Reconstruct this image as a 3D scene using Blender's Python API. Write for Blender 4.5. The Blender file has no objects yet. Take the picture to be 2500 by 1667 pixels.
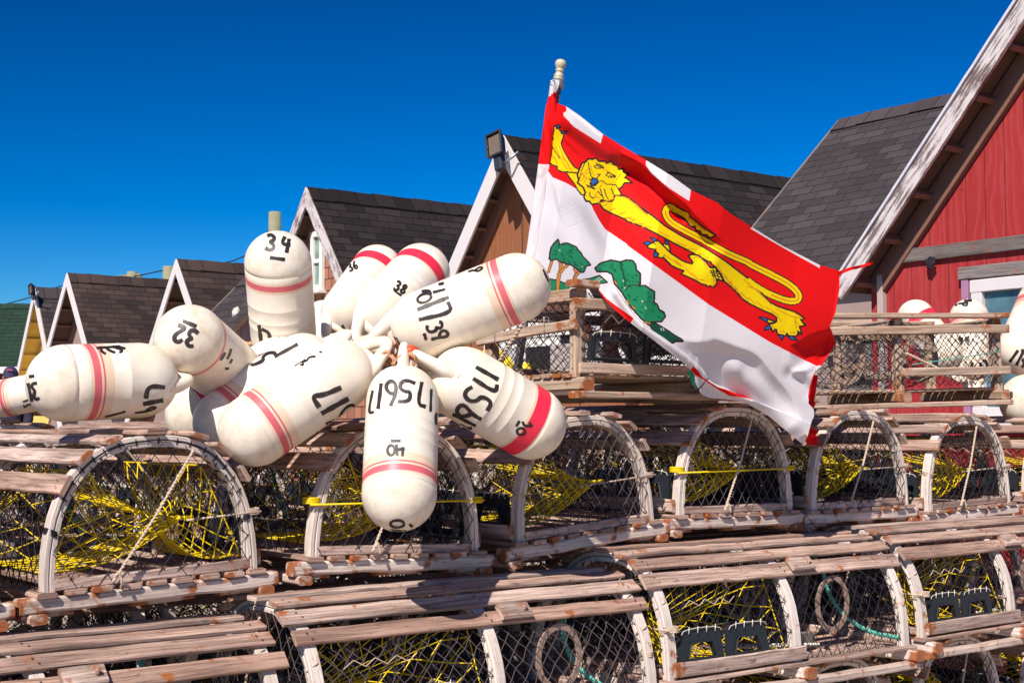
import bpy, bmesh, math, random
import numpy as np
from mathutils import Vector, Matrix
from mathutils.bvhtree import BVHTree

R = math.radians
rnd = random.Random(7)
SC = bpy.context.scene
COL = SC.collection

# ------------------------------------------------------------------ camera, light, exposure
F = 3472.0                     # focal length in photo pixels (50 mm on 36 mm)
TILT = math.atan((1050 - 833.5) / F)
CAMZ = 1.6
cam_d = bpy.data.cameras.new('camera'); cam = bpy.data.objects.new('camera', cam_d); COL.objects.link(cam)
cam.location = (0, 0, CAMZ); cam.rotation_euler = (R(90) + TILT, 0, 0)
cam_d.lens = 50; cam_d.sensor_width = 36; cam_d.clip_end = 3000; cam_d.clip_start = 0.05
SC.camera = cam

SUN_TO = Vector((-0.27, -0.66, 0.71)).normalized()       # towards the sun
elev = math.asin(SUN_TO.z)
az = math.atan2(SUN_TO.x, SUN_TO.y)
w = bpy.data.worlds.new('World'); SC.world = w; w.use_nodes = True
nt = w.node_tree; nt.nodes.clear()
sky = nt.nodes.new('ShaderNodeTexSky'); sky.sky_type = 'NISHITA'; sky.sun_disc = False
sky.sun_elevation = elev; sky.sun_rotation = az; sky.ozone_density = 8.0; sky.air_density = 1.0; sky.dust_density = 0.15
sky.altitude = 0
hs = nt.nodes.new('ShaderNodeHueSaturation'); hs.inputs['Saturation'].default_value = 1.10; hs.inputs['Value'].default_value = 1.0
hs.inputs['Hue'].default_value = 0.492
bg = nt.nodes.new('ShaderNodeBackground'); bg.inputs['Strength'].default_value = 0.10
out = nt.nodes.new('ShaderNodeOutputWorld')
mu = nt.nodes.new('ShaderNodeMix'); mu.data_type = 'RGBA'; mu.blend_type = 'MULTIPLY'; mu.inputs[0].default_value = 1.0; mu.inputs[7].default_value = (0.312, 0.312, 0.312, 1)
ga = nt.nodes.new('ShaderNodeGamma'); ga.inputs[1].default_value = 2.1      # a polarising filter deepens the zenith
nt.links.new(sky.outputs[0], mu.inputs[6]); nt.links.new(mu.outputs[2], ga.inputs[0]); nt.links.new(ga.outputs[0], hs.inputs['Color']); nt.links.new(hs.outputs[0], bg.inputs[0]); nt.links.new(bg.outputs[0], out.inputs[0])
sd = bpy.data.lights.new('sun', 'SUN'); sd.energy = 4.6; sd.angle = R(0.5); sd.color = (1.0, 0.92, 0.82)
so = bpy.data.objects.new('sun', sd); COL.objects.link(so)
so.rotation_euler = SUN_TO.to_track_quat('Z', 'Y').to_euler()
SC.view_settings.view_transform = 'Standard'; SC.view_settings.look = 'None'
SC.view_settings.exposure = 0.45; SC.view_settings.gamma = 1.0

# ------------------------------------------------------------------ geometry of the view (to measure positions)
FW = Vector((0, math.cos(TILT), math.sin(TILT))); UP = Vector((0, -math.sin(TILT), math.cos(TILT))); RT = Vector((1, 0, 0))
CAM = Vector((0, 0, CAMZ))
def ray(px, py):
    return FW + RT * ((px - 1250) / F) + UP * (-(py - 833.5) / F)
def at(px, py, Y):
    d = ray(px, py); return CAM + d * (Y / d.y)
def hit(px, py, p0, dirv):     # where the ray meets the vertical plane through p0 along dirv
    n = Vector((-dirv[1], dirv[0], 0)); d = ray(px, py)
    return CAM + d * ((Vector((p0[0], p0[1], 0)) - Vector((0, 0, 0))).dot(n) / d.dot(n))
RV = Vector((0.783, 0.622, 0)).normalized()      # along the row of traps
QV = Vector((-RV.y, RV.x, 0))                    # away, to the back left

# ------------------------------------------------------------------ mesh helper
class MB:
    def __init__(s): s.v = []; s.f = []; s.m = []; s.uv = []; s.tone = []; s.end = []; s.sm = []
    def add(s, vs, fs, mat=0, tone=0.5, ends=None, uvs=None, smooth=False):
        b = len(s.v); s.v.extend([tuple(p) for p in vs])
        s.tone.extend([tone] * len(vs)); s.end.extend(ends if ends else [0.0] * len(vs))
        for k, f in enumerate(fs):
            s.f.append(tuple(b + i for i in f)); s.m.append(mat); s.sm.append(smooth)
            s.uv.append(uvs[k] if uvs else [(0.0, 0.0)] * len(f))
    def sweep(s, path, prof, up=Vector((0, 0, 1)), mat=0, tone=0.5, closed=False, smooth=False, scl=None, caps=True, warp=0.0, endlen=0.06, upf=None, mid=0.0):
        """prof: list of (a,b) in the frame (side, up)"""
        n = len(path); m = len(prof); vs = []; dist = [0.0]
        path = [Vector(p) for p in path]
        for i in range(1, n): dist.append(dist[-1] + (path[i] - path[i-1]).length)
        tot = dist[-1] or 1
        u0 = rnd.uniform(0, 50); v0 = rnd.uniform(0, 50)
        per = [0.0]
        for j in range(m):
            a = prof[j]; b2 = prof[(j+1) % m]; per.append(per[-1] + math.hypot(a[0]-b2[0], a[1]-b2[1]))
        ends = []
        for i, p in enumerate(path):
            if closed: t = path[(i+1) % n] - path[(i-1) % n]
            else: t = path[min(i+1, n-1)] - path[max(i-1, 0)]
            if t.length < 1e-9: t = Vector((0, 0, 1))
            t.normalize(); u = Vector(upf(i) if upf else up)
            sdv = t.cross(u)
            if sdv.length < 1e-4: sdv = t.cross(Vector((1, 0.1, 0)))
            sdv.normalize(); uu = sdv.cross(t).normalized()
            k = scl[i] if scl else 1.0
            off = Vector((rnd.uniform(-warp, warp), rnd.uniform(-warp, warp), rnd.uniform(-warp, warp))) if warp else Vector((0, 0, 0))
            e = max(0.0, 1 - min(dist[i], tot - dist[i]) / endlen, mid*(1 - abs(dist[i]-tot/2)/.07)) if not closed else 0
            for (a, b2) in prof:
                vs.append(p + sdv * a * k + uu * b2 * k + off); ends.append(e)
        fs = []; uvs = []
        for i in range(n if closed else n - 1):
            i2 = (i + 1) % n
            for j in range(m):
                j2 = (j + 1) % m
                fs.append((i*m+j, i*m+j2, i2*m+j2, i2*m+j))
                d1 = dist[i]; d2 = dist[i2] if i2 else tot + 0.01
                uvs.append([(u0+d1, v0+per[j]), (u0+d1, v0+per[j+1]), (u0+d2, v0+per[j+1]), (u0+d2, v0+per[j])])
        if caps and not closed:
            fs.append(tuple(range(m))[::-1]); uvs.append([(u0 + prof[j][0]*0.3, v0 + 5 + prof[j][1]) for j in range(m)][::-1])
            fs.append(tuple((n-1)*m + j for j in range(m))); uvs.append([(u0 + prof[j][0]*0.3, v0 + 7 + prof[j][1]) for j in range(m)])
        s.add(vs, fs, mat, tone, ends, uvs, smooth)
    def beam(s, p0, p1, wd, ht, up=Vector((0, 0, 1)), mat=0, tone=None, ch=0.003, seg=None, warp=0.0012, mid=0.0):
        p0 = Vector(p0); p1 = Vector(p1); L = (p1 - p0).length
        if seg is None: seg = max(2, int(L / 0.08))
        # closely spaced rings at both ends keep the corners crisp but slightly worn
        ts = [0.0] + [(i) / seg for i in range(1, seg)] + [1.0]
        c = min(ch, wd*0.3, ht*0.3); a = wd/2; b = ht/2
        prof = [(-a+c, -b), (a-c, -b), (a, -b+c), (a, b-c), (a-c, b), (-a+c, b), (-a, b-c), (-a, -b+c)]
        s.sweep([p0.lerp(p1, t) for t in ts], prof, up, mat, rnd.random() if tone is None else tone, warp=warp, mid=mid)
    def tube(s, path, r, n=6, mat=0, tone=0.5, closed=False, scl=None):
        prof = [(r*math.cos(2*math.pi*k/n), r*math.sin(2*math.pi*k/n)) for k in range(n)]
        s.sweep(path, prof, Vector((0.13, 0.21, 1)), mat, tone, closed, True, scl)
    def seg(s, a, b, r, mat=0):
        a = Vector(a); b = Vector(b); t = b - a
        if t.length < 1e-5: return
        t.normalize(); x = t.cross(Vector((0.3, 0.5, 0.81))).normalized(); y = t.cross(x)
        vs = []
        for p in (a, b):
            for k in range(4):
                an = math.pi/2*k; vs.append(p + x*r*math.cos(an) + y*r*math.sin(an))
        s.add(vs, [(0, 1, 5, 4), (1, 2, 6, 5), (2, 3, 7, 6), (3, 0, 4, 7)], mat, smooth=True)
    def rope(s, path, r, mat=0, pitch=0.03):       # two-strand twisted rope
        P = dens([Vector(p) for p in path], 0.006)
        for ph in (0, math.pi):
            q = []
            d = 0
            for i, p in enumerate(P):
                t = (P[min(i+1, len(P)-1)] - P[max(i-1, 0)]).normalized()
                x = t.cross(Vector((0.3, 0.2, 0.93))).normalized(); y = t.cross(x)
                if i: d += (P[i] - P[i-1]).length
                a = ph + d / pitch * 2*math.pi
                q.append(p + x*math.cos(a)*r*0.5 + y*math.sin(a)*r*0.5)
            s.tube(q, r*0.62, 5, mat)
    def build(s, name, mats, parent=None):
        me = bpy.data.meshes.new(name)
        me.from_pydata(s.v, [], s.f)
        for m in (mats if isinstance(mats, (list, tuple)) else [mats]): me.materials.append(m)
        me.polygons.foreach_set('material_index', s.m)
        me.polygons.foreach_set('use_smooth', s.sm)
        uvl = me.uv_layers.new(name='UVMap'); flat = [c for f in s.uv for uvp in f for c in uvp]
        uvl.data.foreach_set('uv', flat)
        a = me.attributes.new('tone', 'FLOAT', 'POINT'); a.data.foreach_set('value', s.tone)
        a = me.attributes.new('endness', 'FLOAT', 'POINT'); a.data.foreach_set('value', s.end)
        me.update()
        o = bpy.data.objects.new(name, me); COL.objects.link(o)
        if parent: o.parent = parent
        return o
def dens(P, step):
    o = [P[0]]
    for a, b in zip(P[:-1], P[1:]):
        n = max(1, int((b - a).length / step))
        for k in range(1, n+1): o.append(a.lerp(b, k/n))
    return o
def smooth_path(P, it=3):
    P = [Vector(p) for p in P]
    for _ in range(it):
        q = [P[0]]
        for a, b in zip(P[:-1], P[1:]): q += [a.lerp(b, .25), a.lerp(b, .75)]
        q.append(P[-1]); P = q
    return P
def tag(o, label=None, cat=None, group=None, kind=None):
    if label: o['label'] = label
    if cat: o['category'] = cat
    if group: o['group'] = group
    if kind: o['kind'] = kind
    return o
def empty(name, M):
    o = bpy.data.objects.new(name, None); COL.objects.link(o)
    o.empty_display_size = 0.1
    o.matrix_world = M if isinstance(M, Matrix) else Matrix.Translation(Vector(M))
    return o
def copy_tree(root):
    kids = [o for o in bpy.data.objects if o.parent == root]
    c = root.copy(); COL.objects.link(c)
    for k in kids:
        kk = k.copy(); COL.objects.link(kk); kk.parent = c
        for g in [o for o in bpy.data.objects if o.parent == k]:
            gg = g.copy(); COL.objects.link(gg); gg.parent = kk
    return c
def frame(o, x, y, z):
    M = Matrix.Identity(4)
    for i, a in enumerate((x, y, z)):
        for j in range(3): M[j][i] = a[j]
    for j in range(3): M[j][3] = o[j]
    return M

# ------------------------------------------------------------------ materials
class NT:
    def __init__(s, name):
        s.mat = bpy.data.materials.new(name); s.mat.use_nodes = True
        s.t = s.mat.node_tree; s.b = s.t.nodes['Principled BSDF']; s.o = s.t.nodes['Material Output']
    def n(s, ty, **k):
        nd = s.t.nodes.new(ty)
        for a, v in k.items():
            if a in nd.inputs.keys(): nd.inputs[a].default_value = v
            else: setattr(nd, a, v)
        return nd
    def l(s, a, b): s.t.links.new(a, b)
    def ramp(s, fac, stops, mode='LINEAR'):
        r = s.n('ShaderNodeValToRGB'); r.color_ramp.interpolation = mode
        e = r.color_ramp.elements
        while len(e) < len(stops): e.new(0.5)
        for k, (p, c) in enumerate(stops):
            e[k].position = p; e[k].color = (c[0], c[1], c[2], 1) if isinstance(c, tuple) else (c, c, c, 1)
        s.l(fac, r.inputs[0]); return r.outputs[0]
    def mix(s, f, a, b, mode='MIX'):
        m = s.n('ShaderNodeMix', data_type='RGBA', blend_type=mode)
        for sock, v in ((m.inputs[0], f), (m.inputs[6], a), (m.inputs[7], b)):
            if hasattr(v, 'is_output') or isinstance(v, bpy.types.NodeSocket): s.l(v, sock)
            elif isinstance(v, tuple): sock.default_value = (*v[:3], 1)
            else: sock.default_value = v
        return m.outputs[2]
    def math(s, op, a, b=0.0, clamp=False):
        m = s.n('ShaderNodeMath', operation=op, use_clamp=clamp)
        for sock, v in ((m.inputs[0], a), (m.inputs[1], b)):
            if isinstance(v, bpy.types.NodeSocket): s.l(v, sock)
            else: sock.default_value = v
        return m.outputs[0]
    def coord(s, kind='Object', scale=(1, 1, 1), rot=(0, 0, 0)):
        c = s.n('ShaderNodeTexCoord'); m = s.n('ShaderNodeMapping')
        m.inputs['Scale'].default_value = scale; m.inputs['Rotation'].default_value = rot
        s.l(c.outputs[kind], m.inputs[0]); return m.outputs[0]
    def noise(s, vec, scale=5, detail=4, rough=0.6, dist=0.0):
        n = s.n('ShaderNodeTexNoise'); n.inputs['Scale'].default_value = scale; n.inputs['Detail'].default_value = detail
        n.inputs['Roughness'].default_value = rough; n.inputs['Distortion'].default_value = dist
        s.l(vec, n.inputs['Vector']); return n.outputs['Fac']
    def bump(s, h, strength=0.3, dist=0.002):
        b = s.n('ShaderNodeBump'); b.inputs['Strength'].default_value = strength; b.inputs['Distance'].default_value = dist
        s.l(h, b.inputs['Height']); s.l(b.outputs[0], s.b.inputs['Normal'])
    def base(s, c):
        if isinstance(c, tuple): s.b.inputs['Base Color'].default_value = (*c, 1)
        else: s.l(c, s.b.inputs['Base Color'])
    def rough(s, v):
        if isinstance(v, bpy.types.NodeSocket): s.l(v, s.b.inputs['Roughness'])
        else: s.b.inputs['Roughness'].default_value = v

def wood(name, pale, mid, dark, rust=1.0, gr=1.0):
    m = NT(name)
    uv = m.coord('UV', (5, 130, 1)); fine = m.noise(uv, 1.0, 8, 0.7)
    uv2 = m.coord('UV', (1.6, 22, 1)); broad = m.noise(uv2, 1.0, 5, 0.6, 0.6)
    at_ = m.n('ShaderNodeAttribute', attribute_name='tone'); en = m.n('ShaderNodeAttribute', attribute_name='endness')
    c = m.mix(at_.outputs['Fac'], mid, pale)
    c = m.mix(m.ramp(broad, [(0.36, 0.0), (0.62, 1.0)]), m.mix(0.55*gr, c, dark), c)
    c = m.mix(m.ramp(fine, [(0.38, 0.0), (0.55, 1.0)]), m.mix(0.62*gr, c, dark), c)
    kn = m.noise(m.coord('UV', (9, 30, 1)), 1.0, 3, 0.5)
    c = m.mix(m.ramp(kn, [(0.67, 0.0), (0.74, 1.0)]), c, m.mix(0.7, c, (0.06, 0.045, 0.04)))
    spk = m.noise(m.coord('UV', (30, 60, 1)), 1.0, 5, 0.65)
    c = m.mix(m.ramp(spk, [(0.6, 0.0), (0.72, 0.7)]), c, dark)
    ob = m.coord('Object'); rn = m.noise(ob, 17, 5, 0.62)
    rr = m.math('ADD', rn, m.math('MULTIPLY', en.outputs['Fac'], 0.115 * rust))
    rm = m.ramp(rr, [(0.615 - (.045 if rust > 1.5 else 0), 0.0), (0.70 - (.03 if rust > 1.5 else 0), 0.92)])
    c = m.mix(rm, c, m.mix(m.noise(ob, 60, 3), (0.48, 0.125, 0.016), (0.15, 0.045, 0.016)))
    m.base(c); m.rough(0.82); m.b.inputs['Specular IOR Level'].default_value = 0.25
    h = m.math('ADD', fine, m.math('MULTIPLY', broad, 0.7)); m.bump(h, 0.75, 0.003)
    return m.mat
W_LATH = wood('wood_lath', (0.74, 0.57, 0.49), (0.56, 0.355, 0.27), (0.10, 0.055, 0.042), .85, 1.2)
W_BOW = wood('wood_bow', (0.80, 0.71, 0.65), (0.64, 0.51, 0.43), (0.15, 0.10, 0.08), 0.7, .55)
W_BEAM = wood('wood_beam', (0.84, 0.72, 0.64), (0.58, 0.42, 0.33), (0.15, 0.085, 0.06), 1.75, .7)
W_BOX = wood('wood_box', (0.70, 0.54, 0.43), (0.50, 0.33, 0.22), (0.14, 0.08, 0.05), 1.2)
W_GREY = wood('wood_grey', (0.30, 0.26, 0.25), (0.20, 0.165, 0.155), (0.07, 0.055, 0.05), 0.2)

def plain(name, col, rough=0.6, var=0.15, scale=30, bump=0.0, spec=0.4, metal=0.0):
    m = NT(name); n = m.noise(m.coord('Object'), scale, 4)
    c = m.mix(n, tuple(x*(1-var) for x in col), tuple(min(1, x*(1+var)) for x in col))
    m.base(c); m.rough(rough); m.b.inputs['Specular IOR Level'].default_value = spec; m.b.inputs['Metallic'].default_value = metal
    if bump: m.bump(n, bump, 0.003)
    return m.mat
NAIL = plain('nail_rust', (0.07, 0.03, 0.02), 0.7)
T_BLACK = plain('twine_black', (0.016, 0.013, 0.022), 0.6)
T_GREY = plain('twine_grey', (0.085, 0.065, 0.07), 0.7)
T_YEL = plain('twine_yellow', (0.80, 0.58, 0.0), 0.55, 0.1)
T_BEIGE = plain('twine_beige', (0.55, 0.43, 0.34), 0.8)
T_WHITE = plain('twine_white', (0.72, 0.66, 0.58), 0.8)
T_GREEN = plain('rope_green', (0.10, 0.42, 0.33), 0.7)
T_ORANGE = plain('rope_orange', (0.60, 0.30, 0.16), 0.8)
P_VENT = plain('vent_plastic', (0.018, 0.022, 0.028), 0.42, 0.25, 60)
RED_PL = plain('red_plastic', (0.75, 0.075, 0.02), 0.4)
HOOP = plain('hoop_wood', (0.32, 0.22, 0.17), 0.8)

def buoy_mat(name, col, dirt):
    m = NT(name); ob = m.coord('Object')
    n1 = m.noise(ob, 7, 5, 0.65); n2 = m.noise(ob, 55, 6, 0.75); n3 = m.noise(ob, 22, 4, 0.7)
    c = m.mix(m.ramp(n1, [(0.42, 0.0), (0.72, 0.75)]), col, tuple(a*b for a, b in zip(col, (0.90, 0.80, 0.64))))
    en = m.n('ShaderNodeAttribute', attribute_name='endness')      # grubby end that rubs on the deck
    d = m.math('MULTIPLY', m.ramp(n3, [(0.40, 0.0), (0.75, 1.0)]), m.math('ADD', m.math('MULTIPLY', en.outputs['Fac'], 0.6), 0.22))
    c = m.mix(m.math('MULTIPLY', d, dirt), c, (0.36, 0.24, 0.15))
    c = m.mix(m.ramp(n2, [(0.66, 0.0), (0.75, 0.85)]), c, (0.22, 0.15, 0.11))
    sc_ = m.noise(m.coord('Object', (150, 150, 12), (0.3, 0.2, 0)), 1.0, 4, 0.6)
    c = m.mix(m.math('MULTIPLY', m.ramp(sc_, [(0.66, 0.0), (0.72, 0.8)]), m.ramp(n3, [(0.45, 0.0), (0.6, 1.0)])), c, (0.34, 0.26, 0.20))
    m.base(c); m.rough(m.ramp(n1, [(0.3, 0.34), (0.7, 0.55)])); m.b.inputs['Specular IOR Level'].default_value = 0.42
    m.b.inputs['Subsurface Weight'].default_value = 0.08; m.b.inputs['Subsurface Radius'].default_value = (0.02, 0.014, 0.01)
    m.bump(m.math('ADD', n1, m.math('MULTIPLY', n2, 0.12)), 0.25, 0.006)
    return m.mat
BUOY_W = buoy_mat('buoy_white', (0.85, 0.78, 0.68), 0.6)
BUOY_Y = buoy_mat('buoy_yellow', (0.80, 0.62, 0.02), 0.25)
def ink(name, col, patchy):
    m = NT(name); ob = m.coord('Object'); n = m.noise(ob, 160, 6, 0.8)
    c = m.mix(m.noise(ob, 40, 3), col, tuple(x*1.9 for x in col)); m.base(c); m.rough(0.5)
    tr = m.n('ShaderNodeBsdfTransparent'); mx = m.n('ShaderNodeMixShader')
    m.l(m.ramp(n, [(patchy, 0.0), (patchy + 0.12, 1.0)]), mx.inputs[0])
    m.l(tr.outputs[0], mx.inputs[1]); m.l(m.b.outputs[0], mx.inputs[2]); m.l(mx.outputs[0], m.o.inputs[0])
    return m.mat
INK = ink('marker_ink', (0.014, 0.010, 0.012), 0.27)
INK_DRY = ink('marker_ink_dry', (0.02, 0.014, 0.014), 0.31)
B_RED = plain('band_red', (0.66, 0.13, 0.16), 0.4, 0.12, 40)
B_BRIGHT = plain('band_bright', (0.80, 0.03, 0.07), 0.4, 0.12, 40)
B_PALE = plain('band_pale', (0.78, 0.58, 0.42), 0.45, 0.08, 20)
BMATS = [BUOY_W, B_RED, B_PALE, INK, B_BRIGHT, INK_DRY]

def cloth(name, col):
    m = NT(name); n = m.noise(m.coord('Object'), 9, 3)
    wv = m.noise(m.coord('Object'), 600, 2)
    c = m.mix(n, tuple(x*0.93 for x in col), col); m.base(c); m.rough(0.75); m.b.inputs['Specular IOR Level'].default_value = 0.2
    m.b.inputs['Sheen Weight'].default_value = 0.0
    m.bump(m.math('ADD', m.noise(m.coord('Object'), 30, 3), m.math('MULTIPLY', wv, .12)), 0.25, 0.003)
    tl = m.n('ShaderNodeBsdfTranslucent'); m.l(c, tl.inputs[0]); mx = m.n('ShaderNodeMixShader'); mx.inputs[0].default_value = 0.22
    m.l(m.b.outputs[0], mx.inputs[1]); m.l(tl.outputs[0], mx.inputs[2]); m.l(mx.outputs[0], m.o.inputs[0])
    return m.mat
C_WHITE = cloth('cloth_white', (0.78, 0.74, 0.77)); C_RED = cloth('cloth_red', (0.80, 0.004, 0.006)); C_YEL = cloth('cloth_yellow', (0.92, 0.66, 0.0))
C_OCH = cloth('cloth_ochre', (0.70, 0.30, 0.01)); C_BLK = cloth('cloth_dark', (0.035, 0.015, 0.018)); C_BLUE = cloth('cloth_blue', (0.02, 0.13, 0.48))
C_GRN = cloth('cloth_green', (0.012, 0.24, 0.10)); C_ORG = cloth('cloth_orange', (0.62, 0.24, 0.05)); C_DGRN = cloth('cloth_deep_green', (0.006, 0.075, 0.04))
FM = [C_WHITE, C_RED, C_YEL, C_OCH, C_BLK, C_BLUE, C_GRN, C_ORG, C_DGRN]

def shingles(name, c1, c2, c3, bw_=0.30, rh=0.125):
    m = NT(name); uv = m.coord('UV', (1, 1, 1))
    b = m.n('ShaderNodeTexBrick'); b.offset = 0.5
    b.inputs['Color1'].default_value = (*c1, 1); b.inputs['Color2'].default_value = (*c2, 1); b.inputs['Mortar'].default_value = tuple(x*0.25 for x in c1) + (1,)
    b.inputs['Scale'].default_value = 1.0; b.inputs['Brick Width'].default_value = bw_; b.inputs['Row Height'].default_value = rh
    b.inputs['Mortar Size'].default_value = 0.006; b.inputs['Mortar Smooth'].default_value = 0.3; b.inputs['Bias'].default_value = 0.0
    m.l(uv, b.inputs['Vector'])
    n = m.noise(m.coord('UV'), 1.1, 4); n2 = m.noise(m.coord('UV', (60, 90, 1)), 1, 3)
    c = m.mix(m.ramp(n, [(0.4, 0.0), (0.75, 0.5)]), b.outputs['Color'], c3)
    c = m.mix(m.math('MULTIPLY', n2, 0.5), c, tuple(x*0.5 for x in c1))
    # shadow gap under each course is a real step: bump from the sawtooth of the courses
    sx = m.n('ShaderNodeSeparateXYZ'); m.l(uv, sx.inputs[0])
    saw = m.math('FRACT', m.math('DIVIDE', sx.outputs[1], rh))
    m.bump(m.math('ADD', m.math('MULTIPLY', saw, 1.0), m.math('MULTIPLY', b.outputs['Fac'], -0.8)), 0.9, 0.012)
    m.base(c); m.rough(0.92); m.b.inputs['Specular IOR Level'].default_value = 0.2
    return m.mat
SH_BROWN = shingles('shingles_brown', (0.085, 0.055, 0.048), (0.022, 0.016, 0.017), (0.032, 0.022, 0.022), .24, .11)
SH_GREY = shingles('shingles_grey', (0.082, 0.066, 0.070), (0.034, 0.029, 0.034), (0.040, 0.034, 0.038), .25, .11)
SH_DARK = shingles('shingles_dark', (0.017, 0.013, 0.015), (0.048, 0.036, 0.036), (0.015, 0.012, 0.014), .26, .115)
SH_GREEN = shingles('shingles_green', (0.025, 0.055, 0.035), (0.018, 0.040, 0.028), (0.02, 0.045, 0.03))

def paint_old(name, paintc, under, amount):     # flaking paint on weathered wood
    m = NT(name); uv = m.coord('UV', (4, 42, 1)); n = m.noise(uv, 1, 7, 0.75); n2 = m.noise(m.coord('Object'), 3.0, 4)
    g = m.noise(m.coord('UV', (4, 160, 1)), 1, 5)
    u = m.mix(g, tuple(x*0.5 for x in under), tuple(min(1, x*1.4) for x in under))
    f = m.ramp(m.math('ADD', m.math('MULTIPLY', n, 0.7), m.math('MULTIPLY', n2, 0.4)), [(amount, 1.0), (amount + 0.07, 0.0)])
    m.base(m.mix(f, u, paintc)); m.rough(0.7); m.bump(m.math('ADD', f, g), 0.4, 0.003)
    return m.mat
TRIM_W = paint_old('trim_white', (0.66, 0.62, 0.62), (0.30, 0.25, 0.23), 0.66)
TRIM_FLAKE = paint_old('trim_flaking', (0.62, 0.56, 0.56), (0.16, 0.11, 0.10), 0.535)
WIN_W = plain('window_paint', (0.78, 0.76, 0.72), 0.5, 0.06, 20)
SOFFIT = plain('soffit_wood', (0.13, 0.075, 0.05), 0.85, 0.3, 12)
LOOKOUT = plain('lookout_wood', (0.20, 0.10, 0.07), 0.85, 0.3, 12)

def wall_boards(name, c, width, knots=True, bright=1.25):
    m = NT(name); ob = m.coord('Object'); sx = m.n('ShaderNodeSeparateXYZ'); m.l(ob, sx.inputs[0])
    fr = m.math('FRACT', m.math('DIVIDE', sx.outputs[0], width)); 
    groove = m.ramp(fr, [(0.0, 1.0), (0.045, 0.0)]) 
    idx = m.math('FLOOR', m.math('DIVIDE', sx.outputs[0], width))
    wn = m.n('ShaderNodeTexWhiteNoise', noise_dimensions='1D'); m.l(idx, wn.inputs['W'])
    cb = m.n('ShaderNodeCombineXYZ'); m.l(m.math('MULTIPLY', sx.outputs[0], 3.4), cb.inputs[0]); m.l(m.math('MULTIPLY', sx.outputs[2], 0.9), cb.inputs[1]); m.l(m.math('MULTIPLY', idx, 3.7), cb.inputs[2])
    wv = m.n('ShaderNodeTexWave'); wv.wave_type = 'BANDS'; wv.bands_direction = 'X'; wv.inputs['Scale'].default_value = 1.6; wv.inputs['Distortion'].default_value = 16; wv.inputs['Detail'].default_value = 3; wv.inputs['Detail Scale'].default_value = 0.9
    m.l(cb.outputs[0], wv.inputs['Vector'])
    n = m.noise(ob, 2.2, 5); 
    col = m.mix(m.math('MULTIPLY', wn.outputs['Value'], 0.35), c, tuple(x*0.72 for x in c))
    col = m.mix(m.math('MULTIPLY', m.ramp(wv.outputs['Fac'], [(0.55, 0.0), (0.95, 1.0)]), 0.30), col, tuple(min(1, x*bright + 0.045) for x in c))
    col = m.mix(m.ramp(n, [(0.5, 0.0), (0.8, 0.5)]), col, tuple(min(1, x*bright+0.03) for x in c))
    if knots:
        vo = m.n('ShaderNodeTexVoronoi'); vo.feature = 'F1'; mp = m.coord('Object', (6.0, 6.0, 4.0)); m.l(mp, vo.inputs['Vector']); vo.inputs['Scale'].default_value = 1.0
        col = m.mix(m.ramp(vo.outputs['Distance'], [(0.05, 0.85), (0.10, 0.0)]), col, tuple(x*0.18 for x in c))
    col = m.mix(groove, col, tuple(x*0.16 for x in c))
    m.base(col); m.rough(0.8); m.bump(m.math('SUBTRACT', m.math('MULTIPLY', wv.outputs['Fac'], 0.25), groove), 0.5, 0.006)
    return m.mat
WALL_RED = wall_boards('wall_red', (0.36, 0.018, 0.02), 0.135, True, 1.05)
WALL_BROWN = wall_boards('wall_brown', (0.26, 0.088, 0.032), 0.9, True, 1.12)
WALL_GREY = wall_boards('wall_greyboard', (0.30, 0.22, 0.20), 0.16)
WALL_YEL = wall_boards('wall_yellow', (0.75, 0.52, 0.13), 0.5, False)
WALL_DRED = wall_boards('wall_dark_red', (0.16, 0.03, 0.025), 0.2, False)
def cedar():
    m = NT('cedar_shingle'); ob = m.coord('Object'); 
    sx = m.n('ShaderNodeSeparateXYZ'); m.l(ob, sx.inputs[0]); cb = m.n('ShaderNodeCombineXYZ'); m.l(sx.outputs[0], cb.inputs[0]); m.l(sx.outputs[2], cb.inputs[1])
    b = m.n('ShaderNodeTexBrick'); b.inputs['Color1'].default_value = (0.38, 0.16, 0.095, 1); b.inputs['Color2'].default_value = (0.27, 0.11, 0.07, 1); b.inputs['Mortar'].default_value = (0.05, 0.02, 0.015, 1)
    b.inputs['Scale'].default_value = 1; b.inputs['Brick Width'].default_value = 0.16; b.inputs['Row Height'].default_value = 0.14; b.inputs['Mortar Size'].default_value = 0.007
    m.l(cb.outputs[0], b.inputs['Vector']); m.base(b.outputs['Color']); m.rough(0.85)
    saw = m.math('FRACT', m.math('DIVIDE', sx.outputs[2], 0.14)); m.bump(m.math('MULTIPLY', saw, -1.0), 0.8, 0.01)
    return m.mat
WALL_CEDAR = cedar()
def glassy(name, c):
    m = NT(name); n = m.noise(m.coord('Object', (3, 3, 2)), 1.5, 3)
    m.base(m.mix(m.ramp(n, [(0.4, 0.0), (0.62, 1.0)]), c, tuple(x*2.2 for x in c))); m.rough(0.12); m.b.inputs['Specular IOR Level'].default_value = 0.6
    return m.mat
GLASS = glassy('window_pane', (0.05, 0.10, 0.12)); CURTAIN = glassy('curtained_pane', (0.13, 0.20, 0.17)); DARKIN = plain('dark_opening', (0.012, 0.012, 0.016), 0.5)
METAL = plain('pole_metal', (0.36, 0.37, 0.42), 0.35, 0.1, 20, metal=0.7); CREAM = plain('finial_cream', (0.52, 0.47, 0.33), 0.3, 0.08, 20)
LAMP_BK = plain('lamp_black', (0.03, 0.035, 0.045), 0.4); LAMP_GL = plain('lamp_glass', (0.16, 0.12, 0.09), 0.12)
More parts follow.
